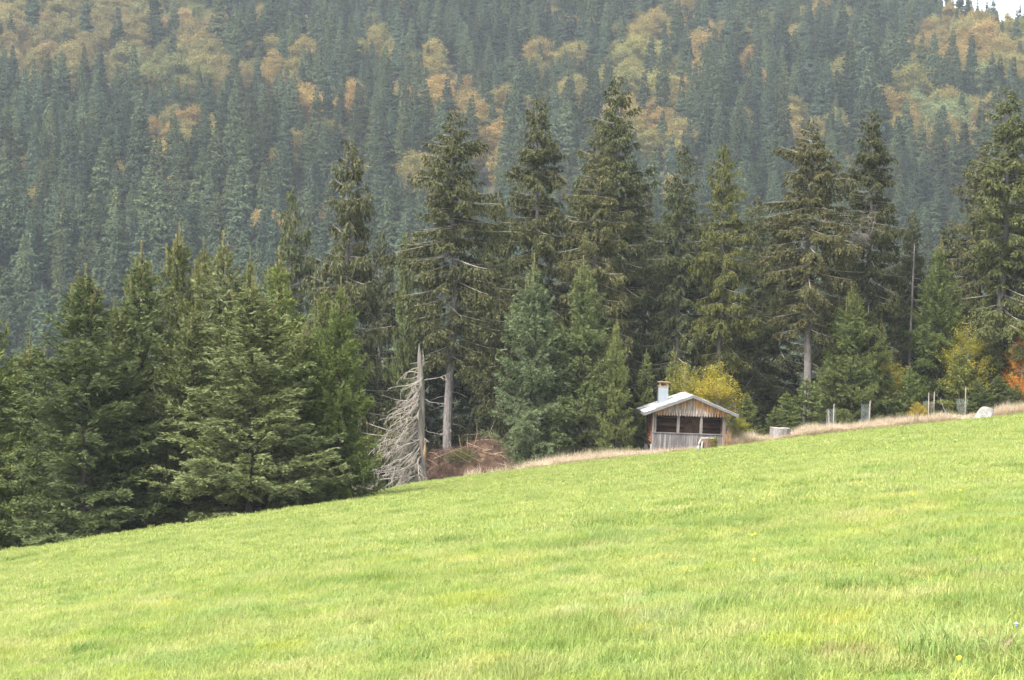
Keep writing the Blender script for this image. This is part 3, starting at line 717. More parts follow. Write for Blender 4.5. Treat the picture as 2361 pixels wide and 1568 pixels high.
MAT['boulder'] = noise_mat('pale_boulder', [(.3, (.11, .102, .092)), (.5, (.20, .19, .172)), (.72, (.31, .298, .275))], 2.4, 10, (1, 1, 1), .85, .7)
def boulder(px, py, Y, outline, depth, label, seed):
    """outline: x, height pairs of the rock's profile; swelled front and back"""
    rng = random.Random(seed); p = unproj(px, py, Y); g = gz(p[0], Y)
    root = thing('boulder', label, 'boulder', (p[0], Y, g))
    vs, fs = [], []; n = len(outline); slices = 9
    for j in range(slices):
        t = -1+2*j/(slices-1); k = math.sqrt(max(1-t*t*.96, .04))
        for i, (x, z) in enumerate(outline):
            vs.append((x*(.55+.45*k)+.10*depth*t+rng.gauss(0, .02), t*depth/2+rng.gauss(0, .02), -.35+(z+.35)*(.25+.75*k)+rng.gauss(0, .015)))
    for j in range(slices-1):
        for i in range(n): fs.append((j*n+i, j*n+(i+1) % n, (j+1)*n+(i+1) % n, (j+1)*n+i))
    fs += [tuple(range(n-1, -1, -1)), tuple(range((slices-1)*n, slices*n))]
    o = MB().add(vs, fs).build('rock', MAT['boulder'], root, True)
    md = o.modifiers.new('s', 'SUBSURF'); md.levels = 1; md.render_levels = 2
boulder(982.5, 415.5, 127.2, [(-.80, -.35), (-.76, -.08), (-.50, .18), (-.28, .50), (-.05, .72), (.18, .78), (.40, .74), (.66, .66), (.70, .52), (.58, .25), (.46, .0), (.40, -.35)], .9,
        'pale grey wedge-shaped boulder lying in the dry grass at the meadow rim', 2)
boulder(1002.0, 410.5, 129.5, [(-.38, -.35), (-.34, .02), (-.10, .24), (.15, .27), (.36, .18), (.42, -.02), (.40, -.35)], .6,
        'low flat grey stone sunk in dry grass behind the pale boulder', 6)

MAT['wire'] = noise_mat('galvanised_wire', [(.3, (.16, .185, .19)), (.7, (.24, .27, .275))], 9, 2, (1, 1, 1), .5, 0)
MAT['stake'] = noise_mat('stake_wood', [(.3, (.22, .18, .15)), (.7, (.42, .36, .30))], 5, 5, (3, 3, .6), .9, .3)
def tree_guard(px, py, Y, h, stakes, label, seed, plant=None, lean=0.0):
    rng = random.Random(seed); p = unproj(px, py, Y); g = gz(p[0], Y)
    root = thing('tree_guard', label, 'tree guard', (p[0], Y, g), rng.uniform(0, 1), 'wire tree guards')
    R = .27
    m = MB(); nd = 14
    for s in (-1, 1):
        for k in range(nd):
            pts = []
            for i in range(25):
                t = i/24; a = 2*math.pi*k/nd+s*t*2.9
                rr = R*(1+.16*math.sin(t*4+seed)+.10*(2*t-1)**2)
                pts.append((rr*math.cos(a)+lean*t, rr*math.sin(a), .05+t*(h-.05)+.02*math.sin(a*3+seed)))
            m.tube(pts, .0042, 3, False)
    m.build('wire_mesh', MAT['wire'], root)
    for (x, y, hh, ln) in stakes:
        MB().tube([(x, y, -.3), (x+ln*.5, y, hh*.5), (x+ln, y, hh)], [.030, .029, .026], 6).build('stake', MAT['stake'], root)
    if plant:
        r2 = np.random.default_rng(seed); n = plant[0]
        z = r2.uniform(.08, plant[1], n); P = np.stack([r2.normal(0, .13, n), r2.normal(0, .13, n), z], -1)
        v, f = kites(P, unit(r2.normal(size=(n, 3))+np.array([0, 0, .5])), r2.uniform(.06, .13, n), r2.uniform(.025, .045, n), r2)
        o = link('seedling', mesh_np('seedling', v, f, MAT['needle_young']), root); o['tint'] = plant[2]
tree_guard(831, 425, 126.8, 1.52, [(.05, -.28, 1.85, .03), (-.16, -.24, 1.45, -.06)], 'wire mesh tree guard with a tall front stake, seedling only at its foot', 1, (180, .5, (1.3, 1.5, .9)))
tree_guard(864.5, 422, 127.4, 1.62, [(.02, -.27, 1.8, .10), (.10, -.25, 1.85, .13)], 'leaning wire mesh tree guard with two stakes side by side', 2, (120, .4, (1.3, 1.5, .9)), .12)
tree_guard(928, 415, 129.0, 1.42, [(-.10, -.28, 1.95, 0), (.30, -.12, 2.0, .03)], 'wire mesh tree guard crammed with a grey-green seedling between tall stakes', 3, (1500, 1.35, (1.5, 1.35, 1.6)))
tree_guard(962, 409, 130.5, 1.35, [(.10, -.2, 2.1, .03)], 'wire mesh tree guard round the thin stem of a yellowing young tree', 4, (200, .9, (1.4, 1.2, 1.3)))

def dead_sticks():
    rng = random.Random(21); Y = 128.6
    p = unproj(946.5, 417, Y); g = gz(p[0], Y)
    root = thing('fallen_branch', 'tangle of bleached dead branches lying in the dry grass by the guards', 'dead branch', (p[0], Y, g))
    for (x0, z0, x1, z1, r) in ((.10, .35, -.42, 1.45, .022), (-.42, 1.45, -.55, 1.55, .013), (-.36, 1.30, -.34, 1.5, .012), (-.55, .15, .75, .40, .026), (-.50, .45, .35, .55, .024), (-.45, .50, -.05, .05, .03), (-.2, .2, .85, .18, .02), (.3, .1, .2, .75, .016), (-.75, .3, .1, .2, .018), (.75, .4, .9, .15, .018)):
        q = [(x0, rng.uniform(-.1, .1), z0), ((x0+x1)/2+rng.gauss(0, .03), rng.uniform(-.1, .1), (z0+z1)/2+rng.gauss(0, .03)), (x1, rng.uniform(-.1, .1), z1)]
        MB().tube(q, [r, r*.85, r*.6], 5).build('stick', MAT['pale_root'], root)
dead_sticks()

# ------------------------------------------------------------------ foreground trees
YK = dict(dt=.10, ds=.025, sl=.15, sw=.040, wh=.40, per=6.3)
YOUNG = [spruce_proto(20+i, 10.0, 2.7, 'young', zc=.015, **YK) for i in range(5)]
OK_ = dict(dt=.10, ds=.033, sl=.18, sw=.055, wh=.46, per=5.4)
OLD = [spruce_proto(50+i, 20.0, 2.5, 'old', leader=False, zc=z, **OK_) for i, z in enumerate((.10, .36, .06, .20, .26, .14))]
SAP = [spruce_proto(80+i, 4.0, 1.0, 'young', dt=.065, ds=.03, sl=.11, sw=.042, wh=.26, per=5.5, zc=.03) for i in range(4)]
BEE = [beech_proto(110+i, 5.0, 1.6, 80, 170, .085, zc=z, asym=a) for i, (z, a) in enumerate(((.18, .15), (.12, 0), (.1, 0), (.2, -.2)))]
g1 = 'young spruces in the clump at the meadow edge'; g2 = 'old spruces at the forest edge'; g3 = 'small spruces along the dry grass'; g4 = 'small beeches among the spruces'
TREES = [  # proto, apex x, apex y (2360 wide view), depth, radius, tint, name, label, group
 ('Y0', -28, 690, 91, 2.5, (1.15, 1.25, .85), 'bright green young spruce at the outer end of the clump, past the darkest spruce', g1),
 ('Y1', 197, 612, 87.5, 3.0, (.80, .92, .85), 'dark green young spruce with a wide skirt, darkest of the clump', g1),
 ('Y2', 326, 562, 92, 2.5, (.92, 1.0, .95), 'slender dark young spruce squeezed behind the wide-skirted darkest spruce', g1),
 ('Y3', 414, 512, 97, 2.4, (1.05, 1.05, .80), 'tallest young spruce of the clump, olive green, standing at its back', g1),
 ('Y4', 514, 538, 92.5, 2.6, (1.15, 1.12, 1.25), 'tall grey-green young spruce with long pale leader, next to the tallest of the clump', g1),
 ('Y0', 470, 552, 97, 2.0, (1.25, 1.15, .80), 'yellowish-topped young spruce wedged between two taller spruces of the clump', g1),
 ('Y2', 583, 640, 87.5, 3.1, (1.10, 1.12, 1.12), 'broad grey-green young spruce standing foremost in the middle of the clump', g1),
 ('Y3', 643, 572, 92.5, 2.3, (1.25, 1.35, .80), 'fresh green young spruce with a long spike top behind the broad grey-green one', g1),
 ('Y1', 577, 578, 98, 1.4, (1.2, 1.2, .85), 'thin spindly young spruce whose leader alone shows above the clump', g1),
 ('Y4', 786, 640, 89.8, 1.45, (1.05, 1.25, .70), 'bright green young spruce with two leaders at the clump end facing the snag', g1),
 ('Y0', 748, 655, 91.5, 1.65, (1.05, 1.2, .75), 'bright green young spruce close behind the two-leader spruce of the clump', g1),
 ('Y3', 705, 745, 90, 1.9, (.95, 1.1, .75), 'low dense young spruce filling the gap beside the broad grey-green spruce', g1),
 ('Y2', 70, 770, 93.5, 2.2, (.95, 1.05, .85), 'low young spruce between the outermost and the darkest of the clump', g1),
 ('Y0', 262, 690, 91, 2.2, (.95, 1.02, .9), 'half-hidden young spruce hemmed in behind the darkest of the clump', g1),
 ('Y1', 450, 700, 90, 2.3, (1.0, 1.05, .95), 'half-hidden young spruce between darkest and broad grey-green spruce of the clump', g1),
 # forest edge
 ('O4', 672, 420, 135, 1.9, (.95, 1.05, .9), 'old spruce rising behind the fresh green spike of the young clump', g2),
 ('O2', 808, 298, 131, 2.5, (1.0, 1.0, .9), 'old shaggy spruce behind the clump end, hung with mossy drooping twigs', g2),
 ('O1', 1046, 238, 126, 2.5, (.95, .95, .85), 'tall old spruce with long bare straight trunk rising from the brush pile', g2),
 ('O0', 1243, 213, 133, 2.5, (1.0, 1.0, .85), 'tall old spruce with ragged tiers behind the bluish young spruce', g2),
 ('O3', 1378, 275, 131, 2.0, (1.15, 1.08, .95), 'old olive spruce with pale bare limbs in front of the tallest spruce', g2),
 ('O2', 1424, 158, 138, 2.7, (.95, 1.0, .9), 'tallest old spruce of the forest edge, behind the olive one with bare limbs', g2),
 ('O5', 1572, 318, 134, 1.9, (.75, .82, .75), 'dark narrow old spruce straight behind the hut chimney', g2),
 ('O4', 1670, 323, 132, 1.8, (1.25, 1.25, .80), 'yellowish-green old spruce with visible trunk behind the yellow beech', g2),
 ('O1', 1872, 268, 131, 2.4, (1.15, 1.05, .95), 'old spruce with sparse spreading top branches above the grey stump', g2),
 ('O0', 2012, 243, 136, 2.2, (.85, .88, .75), 'tall dark old spruce beside the sparse-topped one, dead bough at its flank', g2),
 ('O3', 2105, 475, 141, 1.2, (.9, .95, .9), 'thin old spruce standing alone between dark spruce and leaning bare pole', g2),
 ('O4', 2268, 325, 139, 2.0, (1.05, 1.0, .95), 'half-bare old spruce with thin top behind the orange beech', g2),
 ('O2', 2325, 188, 134, 2.5, (.95, 1.0, .75), 'massive dark old spruce above the orange beech', g2),
 ('O5', 2425, 120, 137, 2.6, (.9, .95, .75), 'huge old spruce at the end of the row past the massive dark one', g2),
 ('Y1', 935, 500, 143, 1.7, (1.0, 1.1, .9), 'fresh green mid-height spruce between the shaggy spruce and the long bare trunk', g2),
 ('O5', 1150, 430, 139, 2.0, (.85, .9, .8), 'lower dark spruce between the long bare trunk and the ragged tiered spruce', g2),
 ('O2', 1745, 440, 139, 1.6, (.95, 1.0, .85), 'lower spruce in the gap beside the yellowish old spruce', g2),
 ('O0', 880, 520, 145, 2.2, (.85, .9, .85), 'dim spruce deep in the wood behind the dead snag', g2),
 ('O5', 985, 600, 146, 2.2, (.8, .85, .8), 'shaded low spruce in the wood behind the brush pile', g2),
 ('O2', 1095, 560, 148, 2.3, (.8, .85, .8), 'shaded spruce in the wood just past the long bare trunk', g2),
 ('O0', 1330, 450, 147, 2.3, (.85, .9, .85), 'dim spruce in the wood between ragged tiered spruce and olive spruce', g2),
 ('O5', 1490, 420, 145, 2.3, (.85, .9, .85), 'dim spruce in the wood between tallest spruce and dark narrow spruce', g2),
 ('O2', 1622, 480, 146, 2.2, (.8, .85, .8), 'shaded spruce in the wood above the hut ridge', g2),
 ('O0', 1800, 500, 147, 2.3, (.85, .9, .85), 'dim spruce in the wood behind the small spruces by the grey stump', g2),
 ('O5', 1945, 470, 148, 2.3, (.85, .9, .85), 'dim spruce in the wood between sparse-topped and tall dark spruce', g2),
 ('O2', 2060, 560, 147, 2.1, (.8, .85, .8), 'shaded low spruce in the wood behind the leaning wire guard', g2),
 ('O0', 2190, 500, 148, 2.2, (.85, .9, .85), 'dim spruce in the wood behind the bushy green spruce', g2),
 # young ones before the wood
 ('Y4', 1232, 588, 122.5, 2.15, (.92, 1.08, 1.35), 'bluish young spruce beside the brush pile, blue-grey needles', g1+' centre'),
 ('Y1', 1345, 592, 123.5, 2.3, (1.05, 1.15, 1.0), 'broad green young spruce touching the bluish one, between it and the hut', g1+' centre'),
 ('Y3', 1422, 728, 122, .95, (1.25, 1.25, .85), 'slim pale green young spruce closest to the hut wall', g1+' centre'),
 ('S1', 1490, 805, 127, 1.0, (1.1, 1.15, .8), 'small spruce peeping up behind the hut chimney', g3),
 ('S2', 1553, 800, 128, 1.0, (1.2, 1.15, .85), 'small spruce behind the hut ridge, mixed with yellow beech leaves', g3),
 ('B1', 1580, 828, 127.5, 1.25, (.72, .85, .95), 'yellow-green beech sapling directly behind the hut ridge', g4),
 ('B0', 1650, 838, 126.5, 1.6, (.92, 1.0, .80), 'bright yellow young beech behind the hut roof, with low spreading branches', g4),
 ('S3', 1722, 905, 124.5, .95, (1.15, 1.15, .8), 'small spruce beside the hut corner post, under the yellow beech', g3),
 ('B2', 1702, 962, 123.6, .75, (.72, .9, .8), 'low yellowish beech bush at the hut corner', g4),
 ('S1', 1813, 902, 126.5, 1.05, (1.2, 1.35, .85), 'fresh green little spruce right behind the grey stump', g3),
 ('S2', 1786, 935, 126, .75, (1.1, 1.2, .85), 'tiny spruce at the flank of the grey stump', g3),
 ('S0', 1860, 868, 128, 1.3, (1.05, 1.2, .85), 'small bushy spruce between grey stump and the twin-topped spruce', g3),
 ('Y0', 1968, 652, 129.5, 1.75, (1.1, 1.2, .85), 'twin-topped young spruce behind the upright wire guard', g3),
 ('Y2', 1934, 690, 130.5, 1.3, (1.1, 1.2, .85), 'second top growing tight against the twin-topped spruce', g3),
 ('S3', 2033, 738, 131.5, 1.0, (1.15, 1.2, .9), 'thin pointed spruce between twin-topped spruce and leaning bare pole', g3),
 ('B3', 2047, 802, 131.5, .9, (.85, .92, .85), 'small yellow beech in front of the thin pointed spruce', g4),
 ('S1', 2046, 845, 130.5, 1.05, (1.0, 1.15, .8), 'little green spruce below the small yellow beech, behind the leaning guard', g3),
 ('S2', 2097, 838, 130.5, .95, (1.1, 1.25, .8), 'little spruce at the foot of the leaning bare pole', g3),
 ('Y3', 2168, 548, 135, 2.1, (.95, 1.1, .70), 'bushy deep green young spruce standing over the wire guards', g3),
 ('S0', 2213, 795, 132, 1.15, (1.5, 1.45, .75), 'yellow-green little spruce on a bare thin stem by the last guard', g3),
 ('B1', 2232, 735, 133, 1.5, (.72, .85, .85), 'yellow-green young beech with spreading twigs above the last guard', g4),
 ('Y4', 2283, 648, 135, 1.6, (1.05, 1.15, .8), 'spike-topped green young spruce between yellow-green beech and orange beech', g3),
 ('Y0', 2368, 600, 135, 1.6, (1.2, 1.25, .9), 'pale green young spruce rising over the orange beech', g3),
 ('B2', 2356, 756, 132.5, 1.0, (1.25, .70, .65), 'orange beech glowing against the dark spruces', g4),
 ('S3', 2255, 872, 131.5, .95, (.95, 1.1, .8), 'low spruce behind the pale boulder', g3),
 ('S1', 2302, 862, 132, 1.1, (.9, 1.05, .75), 'low dark spruce below the orange beech', g3),
 ('S2', 2342, 885, 131.5, .9, (.95, 1.05, .8), 'lowest little spruce at the dry grass under the orange beech', g3),
 ('B3', 2118, 925, 128.5, .55, (.95, .95, .8), 'knee-high yellow beech bush against the crammed wire guard', g4),
]
PRO = {**{'Y%d' % i: p for i, p in enumerate(YOUNG)}, **{'O%d' % i: p for i, p in enumerate(OLD)}, **{'S%d' % i: p for i, p in enumerate(SAP)}, **{'B%d' % i: p for i, p in enumerate(BEE)}}
rng_t = random.Random(77); fg_boxes = []; roots = {}
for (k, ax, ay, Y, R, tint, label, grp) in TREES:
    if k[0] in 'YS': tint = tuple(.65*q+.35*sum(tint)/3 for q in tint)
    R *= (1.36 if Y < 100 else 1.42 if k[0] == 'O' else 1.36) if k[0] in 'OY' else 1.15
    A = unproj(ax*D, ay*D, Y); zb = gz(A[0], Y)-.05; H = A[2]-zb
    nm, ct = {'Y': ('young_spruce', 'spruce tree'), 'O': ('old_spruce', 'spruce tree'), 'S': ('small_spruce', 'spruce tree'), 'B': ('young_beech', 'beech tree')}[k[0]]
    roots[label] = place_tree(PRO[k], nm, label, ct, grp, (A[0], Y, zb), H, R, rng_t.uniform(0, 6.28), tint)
    fg_boxes.append((A[0], Y, zb, H, R))

# bare leaning pole, and the dead bough on the dark spruce
def bare_pole():
    rng = random.Random(31); Y = 136.2
    b = unproj(2090*D, 905*D, Y); t = unproj(2108*D, 560*D, Y); g = gz(b[0], Y)
    root = thing('dead_pole', 'thin bare dead spruce trunk leaning among the small spruces', 'dead tree', (b[0], Y, g))
    H = t[2]-g; dx = t[0]-b[0]
    MB().tube([(dx*q, 0.02*math.sin(q*9), -.3+(H+.3)*q) for q in np.linspace(0, 1, 8)], [.11, .105, .10, .09, .08, .07, .05, .02], 8).build('trunk', MAT['bark'], root, True)
    for k in range(26):
        z = rng.uniform(.25, .95); a = rng.uniform(0, 6.28); L = rng.uniform(.3, 1.3)
        MB().tube(wobble((dx*z, 0, H*z), (math.cos(a), math.sin(a), rng.uniform(-.2, .25)), L, 4, rng, (0, 0, -.3), .12), [.014, .011, .008, .006, .004], 3).build('branch', MAT['limb'], root)
bare_pole()
def dead_bough():
    rng = random.Random(32); root = roots['tall dark old spruce beside the sparse-topped one, dead bough at its flank']
    inv = Matrix.LocRotScale(root.location, root.rotation_euler, root.scale).inverted()
    m = MB(); Y = 133.2
    s = unproj(2000*D, 560*D, 135.0); e = unproj(1925*D, 520*D, Y); e2 = unproj(2030*D, 528*D, Y)
    for k in range(26):
        tgt = unproj(rng.uniform(1900, 2035)*D, rng.uniform(500, 565)*D, Y+rng.uniform(-.6, .6))
        st = Vector(s)+Vector((rng.gauss(0, .15), rng.gauss(0, .15), rng.gauss(0, .15)))
        d = Vector(tgt)-st; L = d.length
        p = wobble(st, d, L, 6, rng, (0, 0, .15), .13); m.tube([inv @ q for q in p], [.028, .024, .02, .016, .011, .008, .005], 3, False)
        for _ in range(22):
            i = rng.randint(2, 6); q = wobble(p[i], (rng.gauss(0, 1), rng.gauss(0, 1), rng.gauss(-.2, .7)), rng.uniform(.2, .5), 3, rng, (0, 0, -.3), .2)
            m.tube([inv @ a for a in q], [.009, .007, .006, .004], 3, False)
    o = m.build('dead_bough', MAT['snag_twig'], root); o['label'] = 'bleached leafless dead bough'
dead_bough()

# ------------------------------------------------------------------ the wooded hillside
FK = dict(dt=.18, ds=.065, sl=.40, sw=.17, wh=.85, per=6.5, limb_n=4)
FAR = [spruce_proto(200+i, 24.0, 3.1, 'far', far=True, zc=z, **FK) for i, z in enumerate((.10, .22, .14, .30, .08, .18))]
FARB = [beech_proto(300+i, 16.0, 4.6, 62, 150, .42, zc=.22, flat=.42, far=True) for i in range(5)]
BLOBS = [(60, 60, 130, 90, .85), (250, 90, 180, 90, .9), (400, 110, 130, 90, .75), (580, 160, 75, 45, .8), (390, 185, 70, 40, .6), (440, 315, 110, 38, .9), (375, 380, 35, 30, .6), (520, 480, 25, 20, .6),
         (690, 320, 35, 45, .5), (760, 265, 75, 50, .6), (1050, 245, 160, 48, .92), (955, 370, 50, 50, .75), (1110, 310, 45, 60, .6), (870, 130, 60, 35, .4), (1000, 130, 60, 40, .45),
         (1480, 190, 85, 120, .8), (1315, 228, 36, 32, .8), (1500, 80, 80, 40, .6), (1290, 110, 60, 40, .35), (1600, 60, 60, 40, .5), (1730, 90, 70, 45, .5), (1850, 75, 90, 40, .5), (1560, 330, 30, 30, .5),
         (2250, 120, 150, 60, .85), (2060, 210, 50, 40, .55), (2130, 190, 50, 40, .55), (2200, 300, 75, 60, .8), (2270, 255, 30, 25, .8), (1950, 150, 60, 40, .4), (2320, 80, 60, 40, .5), (1840, 290, 40, 40, .5), (2120, 265, 45, 45, .6)]
PALE = [(2255, 205, 55, 40), (2205, 285, 40, 30), (2130, 262, 25, 30)]
def hillside():
    rng = np.random.default_rng(5)
    T = []
    y = 225.0
    while y < 1210:
        st = 7.4-.6*smooth(330, 600, y); w = .2365*y*1.16+14
        xs = np.arange(-w, w, st)
        xs = xs+rng.uniform(-.42, .42, len(xs))*st; ys = y+rng.uniform(-.45, .45, len(xs))*st
        T.append(np.stack([xs, ys], 1)); y += st*.92
    T = np.concatenate(T); x, y = T[:, 0], T[:, 1]
    keep = y < crest_y(x, y)+45; x, y = x[keep], y[keep]; z = ground_z(x, y); n = len(x)
    p0 = proj(np.stack([x, y, z+8], -1))/D
    dec = np.zeros(n, bool); pr = np.full(n, .03); gone = np.zeros(n); pa = proj(np.stack([x, y, z+18], -1))/D
    for cx, cy, rx, ry, pb in BLOBS:
        q = ((p0[:, 0]-cx)/rx)**2+((p0[:, 1]-cy)/ry)**2; pr = np.maximum(pr, pb*.9*smooth(1.7, .7, q))
        qa = ((pa[:, 0]-cx)/rx)**2+((pa[:, 1]-cy-6)/ry)**2; gone = np.maximum(gone, .6*pb*smooth(1.1, .5, qa))
    pr *= np.clip(1+1.4*vnoise(x/14, y/14, 21), .4, 1.6)
    pr[y < 340] *= .2
    dec = rng.uniform(size=n) < pr
    # deciduous crowns take more room: drop spruces that would grow inside them
    H = np.where(dec, rng.normal(13.0, 1.8, n), rng.normal(21, 3.8, n)*(.92+.5*vnoise(x/40, y/40, 4))*(1-.15*smooth(360, 780, y)))
    cut = (rng.uniform(size=n) < gone) & ~dec; H = np.where(cut, H*.62, H)
    H = np.clip(H, 8, 29); R = np.where(dec, H*.27*rng.uniform(.85, 1.25, n), H*.165*rng.uniform(.82, 1.2, n))
    # how much of each shows: paint far to near on a small canvas
    buf = np.full((340, 512), -1, int); order = np.argsort(-y)
    A = proj(np.stack([x, y, z+H], -1))/2; Bp = proj(np.stack([x, y, z], -1))/2
    rw = R*F_PX/y/2
    def paint(i, ax, ay, by, r, cone):
        y0, y1 = max(int(ay), 0), min(int(by), 339)
        for yy in range(y0, y1+1):
            t = (yy-ay)/max(by-ay, 1); w = r*(min(1, t*1.7) if cone else math.sqrt(max(1-(2*min(t*1.25, 1)-1)**2, 0)))
            a, b = int(max(ax-w, 0)), int(min(ax+w, 511))
            if b >= a: buf[yy, a:b+1] = i
    for i in order: paint(i, A[i, 0], A[i, 1], Bp[i, 1], rw[i], not dec[i])
    for (bx, by, bz, bh, br) in fg_boxes:
        a = proj([bx, by, bz+bh])/2; b = proj([bx, by, bz])/2; paint(-2, a[0], a[1], b[1]+40, br*F_PX/by/2*.9, True)
    cnt = np.bincount(buf[buf >= 0].ravel(), minlength=n)
    single = np.zeros(n, bool)
    for m in (dec, ~dec):
        ii = np.where(m)[0]; ii = ii[np.argsort(-cnt[ii])][:300]; single[ii[cnt[ii] > 12]] = True
    # tints
    tint = np.ones((n, 3))
    sp = ~dec
    g = rng.uniform(-1, 1, n)
    tint[sp] = np.stack([1.0+.16*g, 1.0+.06*g, 1.0-.12*g], -1)[sp]*(.9+.35*vnoise(x/60, y/60, 8))[sp, None]
    hue = np.clip(.5+.9*vnoise(x/35, y/35, 14)+rng.normal(0, .18, n), 0, 1)[:, None]
    tint[dec] = (np.array([.78, .95, .80])*(1-hue)+np.array([1.15, .92, .85])*hue)[dec]*rng.uniform(.82, 1.15, n)[dec, None]
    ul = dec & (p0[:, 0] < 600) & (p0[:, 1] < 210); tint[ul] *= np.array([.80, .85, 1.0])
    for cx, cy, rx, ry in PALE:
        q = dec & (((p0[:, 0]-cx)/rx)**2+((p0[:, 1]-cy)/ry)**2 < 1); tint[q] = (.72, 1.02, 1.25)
    rot = rng.uniform(0, 6.28, n); var = rng.integers(0, 30, n)
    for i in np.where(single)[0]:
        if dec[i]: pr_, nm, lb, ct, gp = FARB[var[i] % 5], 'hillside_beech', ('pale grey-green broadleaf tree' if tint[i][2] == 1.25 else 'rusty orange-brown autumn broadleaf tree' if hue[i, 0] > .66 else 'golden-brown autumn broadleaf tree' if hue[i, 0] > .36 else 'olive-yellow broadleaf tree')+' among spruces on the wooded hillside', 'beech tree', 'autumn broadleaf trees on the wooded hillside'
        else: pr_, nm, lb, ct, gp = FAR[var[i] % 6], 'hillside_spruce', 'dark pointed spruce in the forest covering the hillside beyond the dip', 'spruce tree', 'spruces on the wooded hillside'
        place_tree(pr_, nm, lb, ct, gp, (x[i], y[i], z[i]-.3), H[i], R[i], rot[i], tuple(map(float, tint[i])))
    return x, y, z, H, R, dec, single, tint, rot, var

def scatter(name, pos, rot, scl, tint, idx, protos):
    """one stuff object: points that carry instances of the prototype meshes"""
    n = len(pos); me = bpy.data.meshes.new(name); me.vertices.add(n); me.vertices.foreach_set('co', np.ascontiguousarray(pos, np.float32).ravel())
    for an, tp, key, av in (('rot', 'FLOAT_VECTOR', 'vector', rot), ('scl', 'FLOAT_VECTOR', 'vector', scl)):
        a = me.attributes.new(an, tp, 'POINT'); a.data.foreach_set(key, np.ascontiguousarray(av, np.float32).ravel())
    a = me.attributes.new('tint', 'FLOAT_COLOR', 'POINT'); a.data.foreach_set('color', np.concatenate([tint, np.ones((n, 1))], 1).astype(np.float32).ravel())
    a = me.attributes.new('pick', 'INT', 'POINT'); a.data.foreach_set('value', np.ascontiguousarray(idx, np.int32))
    o = link(name, me)
    pc = bpy.data.collections.new(name+'_source')
    for i, m in enumerate(protos): pc.objects.link(bpy.data.objects.new('%s_source_%d' % (name, i), m))
    ng = bpy.data.node_groups.new(name, 'GeometryNodeTree')
    ng.interface.new_socket('Geometry', in_out='INPUT', socket_type='NodeSocketGeometry'); ng.interface.new_socket('Geometry', in_out='OUTPUT', socket_type='NodeSocketGeometry')
    gi = ng.nodes.new('NodeGroupInput'); go = ng.nodes.new('NodeGroupOutput'); ip = ng.nodes.new('GeometryNodeInstanceOnPoints')
    ci = ng.nodes.new('GeometryNodeCollectionInfo'); ci.inputs['Collection'].default_value = pc; ci.inputs['Separate Children'].default_value = True; ci.inputs['Reset Children'].default_value = True
    def attr(nm, dt):
        q = ng.nodes.new('GeometryNodeInputNamedAttribute'); q.data_type = dt; q.inputs[0].default_value = nm; return q.outputs[0]
    L = ng.links
    L.new(gi.outputs[0], ip.inputs['Points']); L.new(ci.outputs[0], ip.inputs['Instance']); ip.inputs['Pick Instance'].default_value = True
    L.new(attr('pick', 'INT'), ip.inputs['Instance Index']); L.new(attr('rot', 'FLOAT_VECTOR'), ip.inputs['Rotation']); L.new(attr('scl', 'FLOAT_VECTOR'), ip.inputs['Scale'])
    L.new(ip.outputs[0], go.inputs[0])
    md = o.modifiers.new('scatter', 'NODES'); md.node_group = ng
    return o
def joined(pr, name, far_leaf):
    v, f, ms, fv, ff = pr['geo']
    allv = np.concatenate([v, fv]); allf = np.concatenate([f, ff+len(v)])
    mats = [MAT['bark'], MAT['limb'], MAT[far_leaf]] if far_leaf == 'needle_far' else [MAT['grey_bark'], MAT['grey_bark'], MAT[far_leaf]]
    return mesh_np(name, allv, allf, mats, np.concatenate([ms, np.full(len(ff), 2)]))
hx, hy_, hz, hH, hR, hdec, hsingle, htint, hrot, hvar = hillside()
for nm, m, ps, lm, lab in (('far_spruce_wood', ~hdec, FAR, 'needle_far', 'unbroken mass of far-off dark spruces covering the hillside'), ('far_beech_wood', hdec, FARB, 'leaf_far', 'far-off yellow and brown broadleaf trees scattered through the hillside forest')):
    q = m & ~hsingle; k = ps[0]
    if q.sum() == 0: continue
    pos = np.stack([hx, hy_, hz-.3], -1)[q]; r = np.zeros((q.sum(), 3)); r[:, 2] = hrot[q]
    s = np.stack([hR/k['R'], hR/k['R'], hH/k['H']], -1)[q]
    o = scatter(nm, pos, r, s, htint[q], hvar[q] % len(ps), [joined(p, nm, lm) for p in ps]); tag(o, lab, 'forest', kind='stuff')

# ------------------------------------------------------------------ grass
def tuft_mesh(name, seed, blades, rad, hmin, hmax, wmin, wmax, bend, mat, tri=True):
    rng = np.random.default_rng(seed); n = blades
    a = rng.uniform(0, 6.28, n); r = rad*np.sqrt(rng.uniform(0, 1, n)); b = np.stack([r*np.cos(a), r*np.sin(a), np.full(n, -.02)], -1)
    h = rng.uniform(hmin, hmax, n); w = rng.uniform(wmin, wmax, n)/2
    q = rng.uniform(0, 6.28, n); dv = np.stack([np.cos(q), np.sin(q), np.zeros(n)], -1); sd = np.stack([-np.sin(q), np.cos(q), np.zeros(n)], -1)
    k = rng.uniform(.3, 1.2, n)*bend
    m1 = b+dv*(k*h*.22)[:, None]; m1[:, 2] += h*.5
    tp = b+dv*(k*h*.85)[:, None]; tp[:, 2] += h*(1-.25*k*k)
    W = sd*w[:, None]
    V = np.stack([b-W, b+W, m1+W*.8, m1-W*.8, tp+W*.10, tp-W*.10], 1).reshape(-1, 3)
    i = np.arange(n)[:, None]*6
    Fq = np.concatenate([i+np.array([[0, 1, 2, 3]]), i+np.array([[3, 2, 4, 5]])])
    return mesh_np(name, V, Fq, mat)
